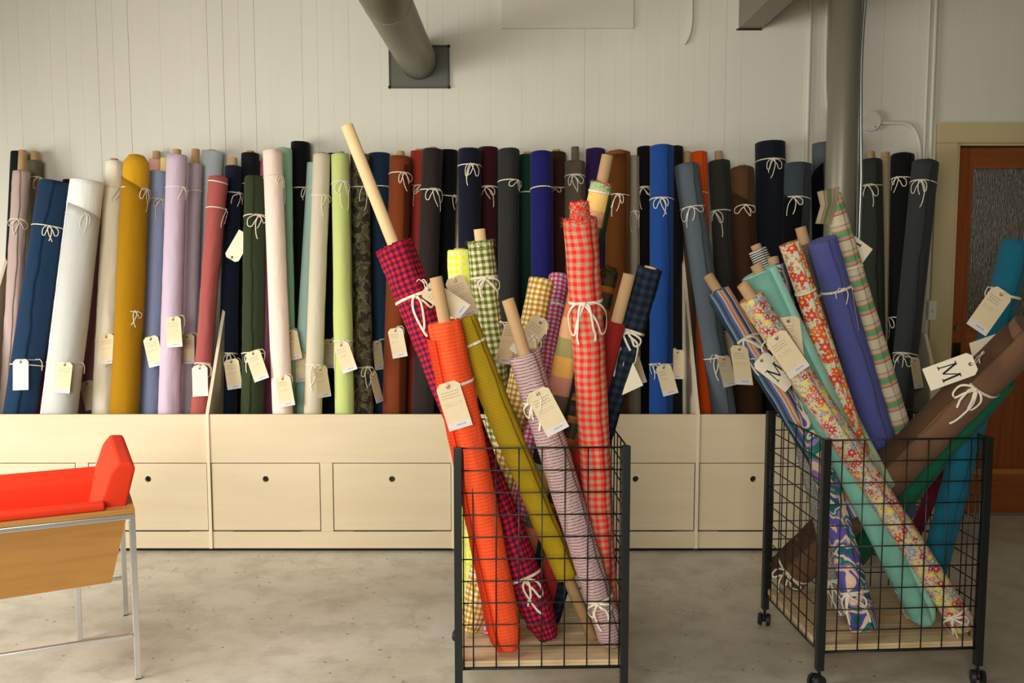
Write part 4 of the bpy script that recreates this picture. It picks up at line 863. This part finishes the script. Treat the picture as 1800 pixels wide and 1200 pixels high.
ROLLS['aqua']['th'].children[0].data.materials[0].node_tree.nodes['Principled BSDF'].inputs['Specular IOR Level'].default_value = .5
RR('floral_orange', floral((216, 216, 190), [(228, 90, 40), (214, 62, 58), (228, 120, 50), (210, 70, 76)], 24, gr, .42, (186, 200, 96), 1.1), 'white floral roll with orange and red blossoms, middle of the right basket', 0, [(512, .2, 'plain')], opts=SM)
RR('periwinkle_blue', (84, 88, 150), 'violet-blue solid roll tied with one tape, beside the pastel striped towel', 0, [(508, .1, 'plain')], opts=dict(amp=.0015, crump=.001))
RR('towel_stripe', bands([(0, (206, 190, 160)), (.30, (96, 92, 84)), (.33, (208, 146, 126)), (.46, (98, 158, 110)), (.66, (178, 128, 92)), (.72, (206, 176, 146)), (.86, (150, 156, 146)), (.92, (206, 190, 160))], .098, 1, gr, .004, .4), 'pastel pink, green and cream striped towelling roll, tallest in the right basket', 0, [(470, .2, 'plain')], opts=dict(amp=.002, crump=.0012, fray=.005))
RR('grey_speck_upper', speck((120, 112, 100), (70, 62, 56), 300, gr, .5), 'dark speckled tweed roll with a brown core, left of the violet-blue roll', .07, [(516, .2, 'plain')], opts=SM)
RR('sage', (176, 196, 160), 'pale sage green roll tucked between the floral rolls of the right basket', 0, opts=dict(amp=.003, bulge=.004))
RR('navy_stripe', bands([(0, (30, 32, 46)), (.5, (206, 202, 192))], .0095, 1, gr, .0015, .2), 'thin navy and white striped roll peeking above the aqua roll', .025, opts=SM)
def swirl():
    return blotch([(0, (92, 84, 156)), (.38, (216, 186, 158)), (.43, (150, 112, 176)), (.47, (36, 116, 98)), (.53, (216, 186, 158)), (.58, (76, 78, 156)), (.62, (24, 100, 84)), (.69, (216, 186, 158))], 7.5, gr, 1.6, (1, .7, 1))
RR('swirl', swirl(), 'purple, green and peach swirl print roll with a white hem, right basket', .035, [(1040, 0, 'bow')], opts=dict(amp=.0025, crump=.0015))
RR('grey_terrazzo', speck((176, 172, 160), (92, 88, 86), 260, gr, .5), 'pale grey speckled roll along the left side of the right basket', 0, [(1020, -.4, 'bow')], opts=dict(amp=.0035, crump=.002))
RR('brown', (112, 82, 60), 'large brown roll leaning far out to the right, carrying a tag with a letter M', .0, [(672, .1, 'bow', 1.2), (1010, 0, 'bow', 1.2)], opts=dict(amp=.004, crump=.003, bulge=.004), seam=-.3, wrap=(-1.8, -.25, .02, .04, None))
RR('emerald', (24, 98, 68), 'emerald green roll lying under the large brown roll', 0, opts=CR)
RR('teal', (22, 96, 116), 'teal blue roll rising to the right edge of the picture', 0, [(520, .2, 'plain')], opts=CR)
RR('magenta', (110, 14, 50), 'dark magenta roll, a sliver between the emerald and teal rolls')
# folded-over mouth of the pastel towelling roll
def towel_flap():
    R = ROLLS['towel_stripe']; M = R['M']; mi = M.inverted(); P = [atY(x, y, R['Y'][0] - .042 - .004 * i) for i, (x, y) in enumerate(((1436, 337), (1476, 328), (1472, 352), (1461, 395), (1433, 393), (1442, 362)))]
    bm = bmesh.new(); uvl = bm.loops.layers.uv.new('UVMap')
    cols = ((P[0], P[1]), (P[5], P[2]), (P[4], P[3])); rows = []
    for t in [i / 8 for i in range(9)]:
        a = cols[0][0].lerp(cols[1][0], t * 2) if t < .5 else cols[1][0].lerp(cols[2][0], t * 2 - 1); b = cols[0][1].lerp(cols[1][1], t * 2) if t < .5 else cols[1][1].lerp(cols[2][1], t * 2 - 1)
        rows.append([mi @ (a.lerp(b, s / 6) + Vector((0, -.012 * math.sin(math.pi * s / 6), 0))) for s in range(7)])
    vs = [[bm.verts.new(p) for p in r] for r in rows]
    for i in range(8):
        for j in range(6):
            f = bm.faces.new((vs[i][j], vs[i][j + 1], vs[i + 1][j + 1], vs[i + 1][j])); f.smooth = True
            for l, (p, q) in zip(f.loops, ((i, j), (i, j + 1), (i + 1, j + 1), (i + 1, j))): l[uvl].uv = (p * .01, q * .019)
    bmesh.ops.solidify(bm, geom=bm.faces[:], thickness=.003)
    obj('folded_flap', bm, R['th'].children[0].data.materials[0], R['th'])
towel_flap()

# ---------------------------------------------------------------- swing tags
BLANK = blank_tag_material(); GT = 'manila swing tags on the wall rolls'
for a in (
 ('deep_blue', 37, 658, 2, 'blank pale tag hanging on the thick dark blue roll', 0, 0, BLANK), ('white', 112, 663, -5, 'manila tag hanging on the thick white roll'),
 ('mauve', 158, 694, 14, 'manila tag low on the mauve roll, half hidden by the cream roll'), ('cream_left', 190, 613, 9, 'manila tag on the cream roll, tucked behind the mustard roll'),
 ('periwinkle', 270, 617, 14, 'manila tag on the pale periwinkle blue roll', .10), ('lilac', 306, 583, 5, 'manila tag hanging highest, on the lilac roll'),
 ('lilac_grey', 329, 613, 2, 'manila tag on the greyish lilac roll, behind the terracotta roll'), ('terracotta', 352, 669, 3, 'pale blank tag low on the terracotta pink roll', 0, 0, BLANK),
 ('ink_navy', 410, 657, 9, 'manila tag on the ink navy roll, left of the forest green roll', .03), ('forest', 452, 642, 20, 'manila tag on the dark forest green roll'),
 ('peach', 501, 687, 11, 'manila tag lowest on the pale peach roll'), ('mint', 514, 606, 12, 'manila tag on the mint green roll, showing right of the peach roll'),
 ('pale_teal', 527, 645, 8, 'manila tag on the pale teal roll, below the mint roll tag'), ('stone', 567, 671, 3, 'narrow turned manila tag on the stone beige roll', 0, 45),
 ('navy_sliver', 581, 621, -1, 'manila tag between the stone and lime rolls'), ('lime', 607, 627, 20, 'manila tag on the pale lime green roll'),
 ('camo', 662, 681, 6, 'tag seen nearly edge-on beside the foot of the camouflage roll', 0, 70), ('steel_navy', 665, 624, 0, 'narrow manila tag on the steel navy roll, right of the camouflage roll', .02, 60),
 ('rust', 699, 602, 11, 'manila tag on the rust brown roll, beside the red checked roll'), ('greige', 1117, 650, 17, 'manila tag on the greige roll, left of the bright blue roll', .04),
 ('bright_blue', 1172, 667, 15, 'manila tag on the bright blue roll'), ('black_behind_blue', 1190, 640, -2, 'dim manila tag on the black roll, behind the bright blue roll tag'),
 ('chambray', 1277, 652, 9, 'manila tag hanging on the blue-grey chambray roll', 0, 25), ('olive_grey', 1284, 610, -2, 'dim manila tag behind the leaning chambray roll'),
 ('graphite', 1611, 655, 3, 'manila tag on the graphite roll by the door casing', 0, 35), ('black_navy', 419, 433, 150, 'pale tag flipped up beside the top of the forest green roll', .16, 0, BLANK)):
    key, x, y, an, lb = a[:5]; fw = a[5] if len(a) > 5 else 0; yw = a[6] if len(a) > 6 else 0; mt = a[7] if len(a) > 7 else None
    make_tag(key, x, y, an, lb, fw, yw, mt, group=GT, dangle=(an < 100))
GB = 'manila swing tags on the basket rolls'
make_tag('orange_gauze', 798, 712, 17, 'large pale tag hanging on the orange-red gauze roll', group=GB)
make_tag('plum_stripe', 962, 722, 28, 'large pale tag on the pinkish grey pinstriped roll', group=GB)
make_tag('red_plaid', 782, 527, 50, 'bent manila tag tied to the red and navy checked roll', .02, 35, group=GB, pitch=-10)
make_tag('lime_check', 812, 522, 22, 'manila tag hanging on the neon yellow checked roll', .03, 25, group=GB)
make_tag('green_gingham', 893, 602, -12, 'narrow manila tag below the olive green gingham roll, behind the pinstriped core', .06, 45, group=GB)
make_tag('mustard_gingham', 932, 592, -38, 'tilted manila tag on the mustard and white gingham roll', 0, 20, group=GB)
make_tag('navy_plaid', 1096, 650, 25, 'pale tag on the blackish navy checked roll, its corner showing behind the dark red roll', -.02, 0, BLANK, group=GB)
make_tag('stripe_multi', 1303, 641, -5, 'manila tag hanging on the lengthwise striped roll', .0, 20, group=GB)
make_tag('floral_pink', 1383, 621, 36, 'large manila tag tilted across the pink floral roll', .035, group=GB)
make_tag('aqua', 1389, 596, 8, 'manila tag behind the tilted one, hanging on the aqua roll', .04, group=GB)
make_tag('stripe_multi', 1362, 652, 48, 'manila tag printed with a dark letter M, partly covered, on the striped roll', .03, 10, BLANK, True, group=GB)
make_tag('towel_stripe', 1494, 432, 55, 'manila tag with a black printed letter behind the pastel striped roll', -.105, 0, BLANK, True, group=GB, dangle=False)
make_tag('periwinkle_blue', 1502, 540, 18, 'tag seen edge-on at the right of the violet-blue roll', -.02, 72, group=GB)
make_tag('brown', 1670, 652, -66, 'manila tag with a large letter M lying on the big brown roll', .0, 0, BLANK, True, group=GB)
make_tag('teal', 1739, 545, -33, 'large manila tag hanging on the teal roll at the right edge', .12, 0, group=GB)
make_tag('emerald', 1748, 603, -60, 'white tag corner showing above the big brown roll', .0, 30, BLANK, group=GB, dangle=False)
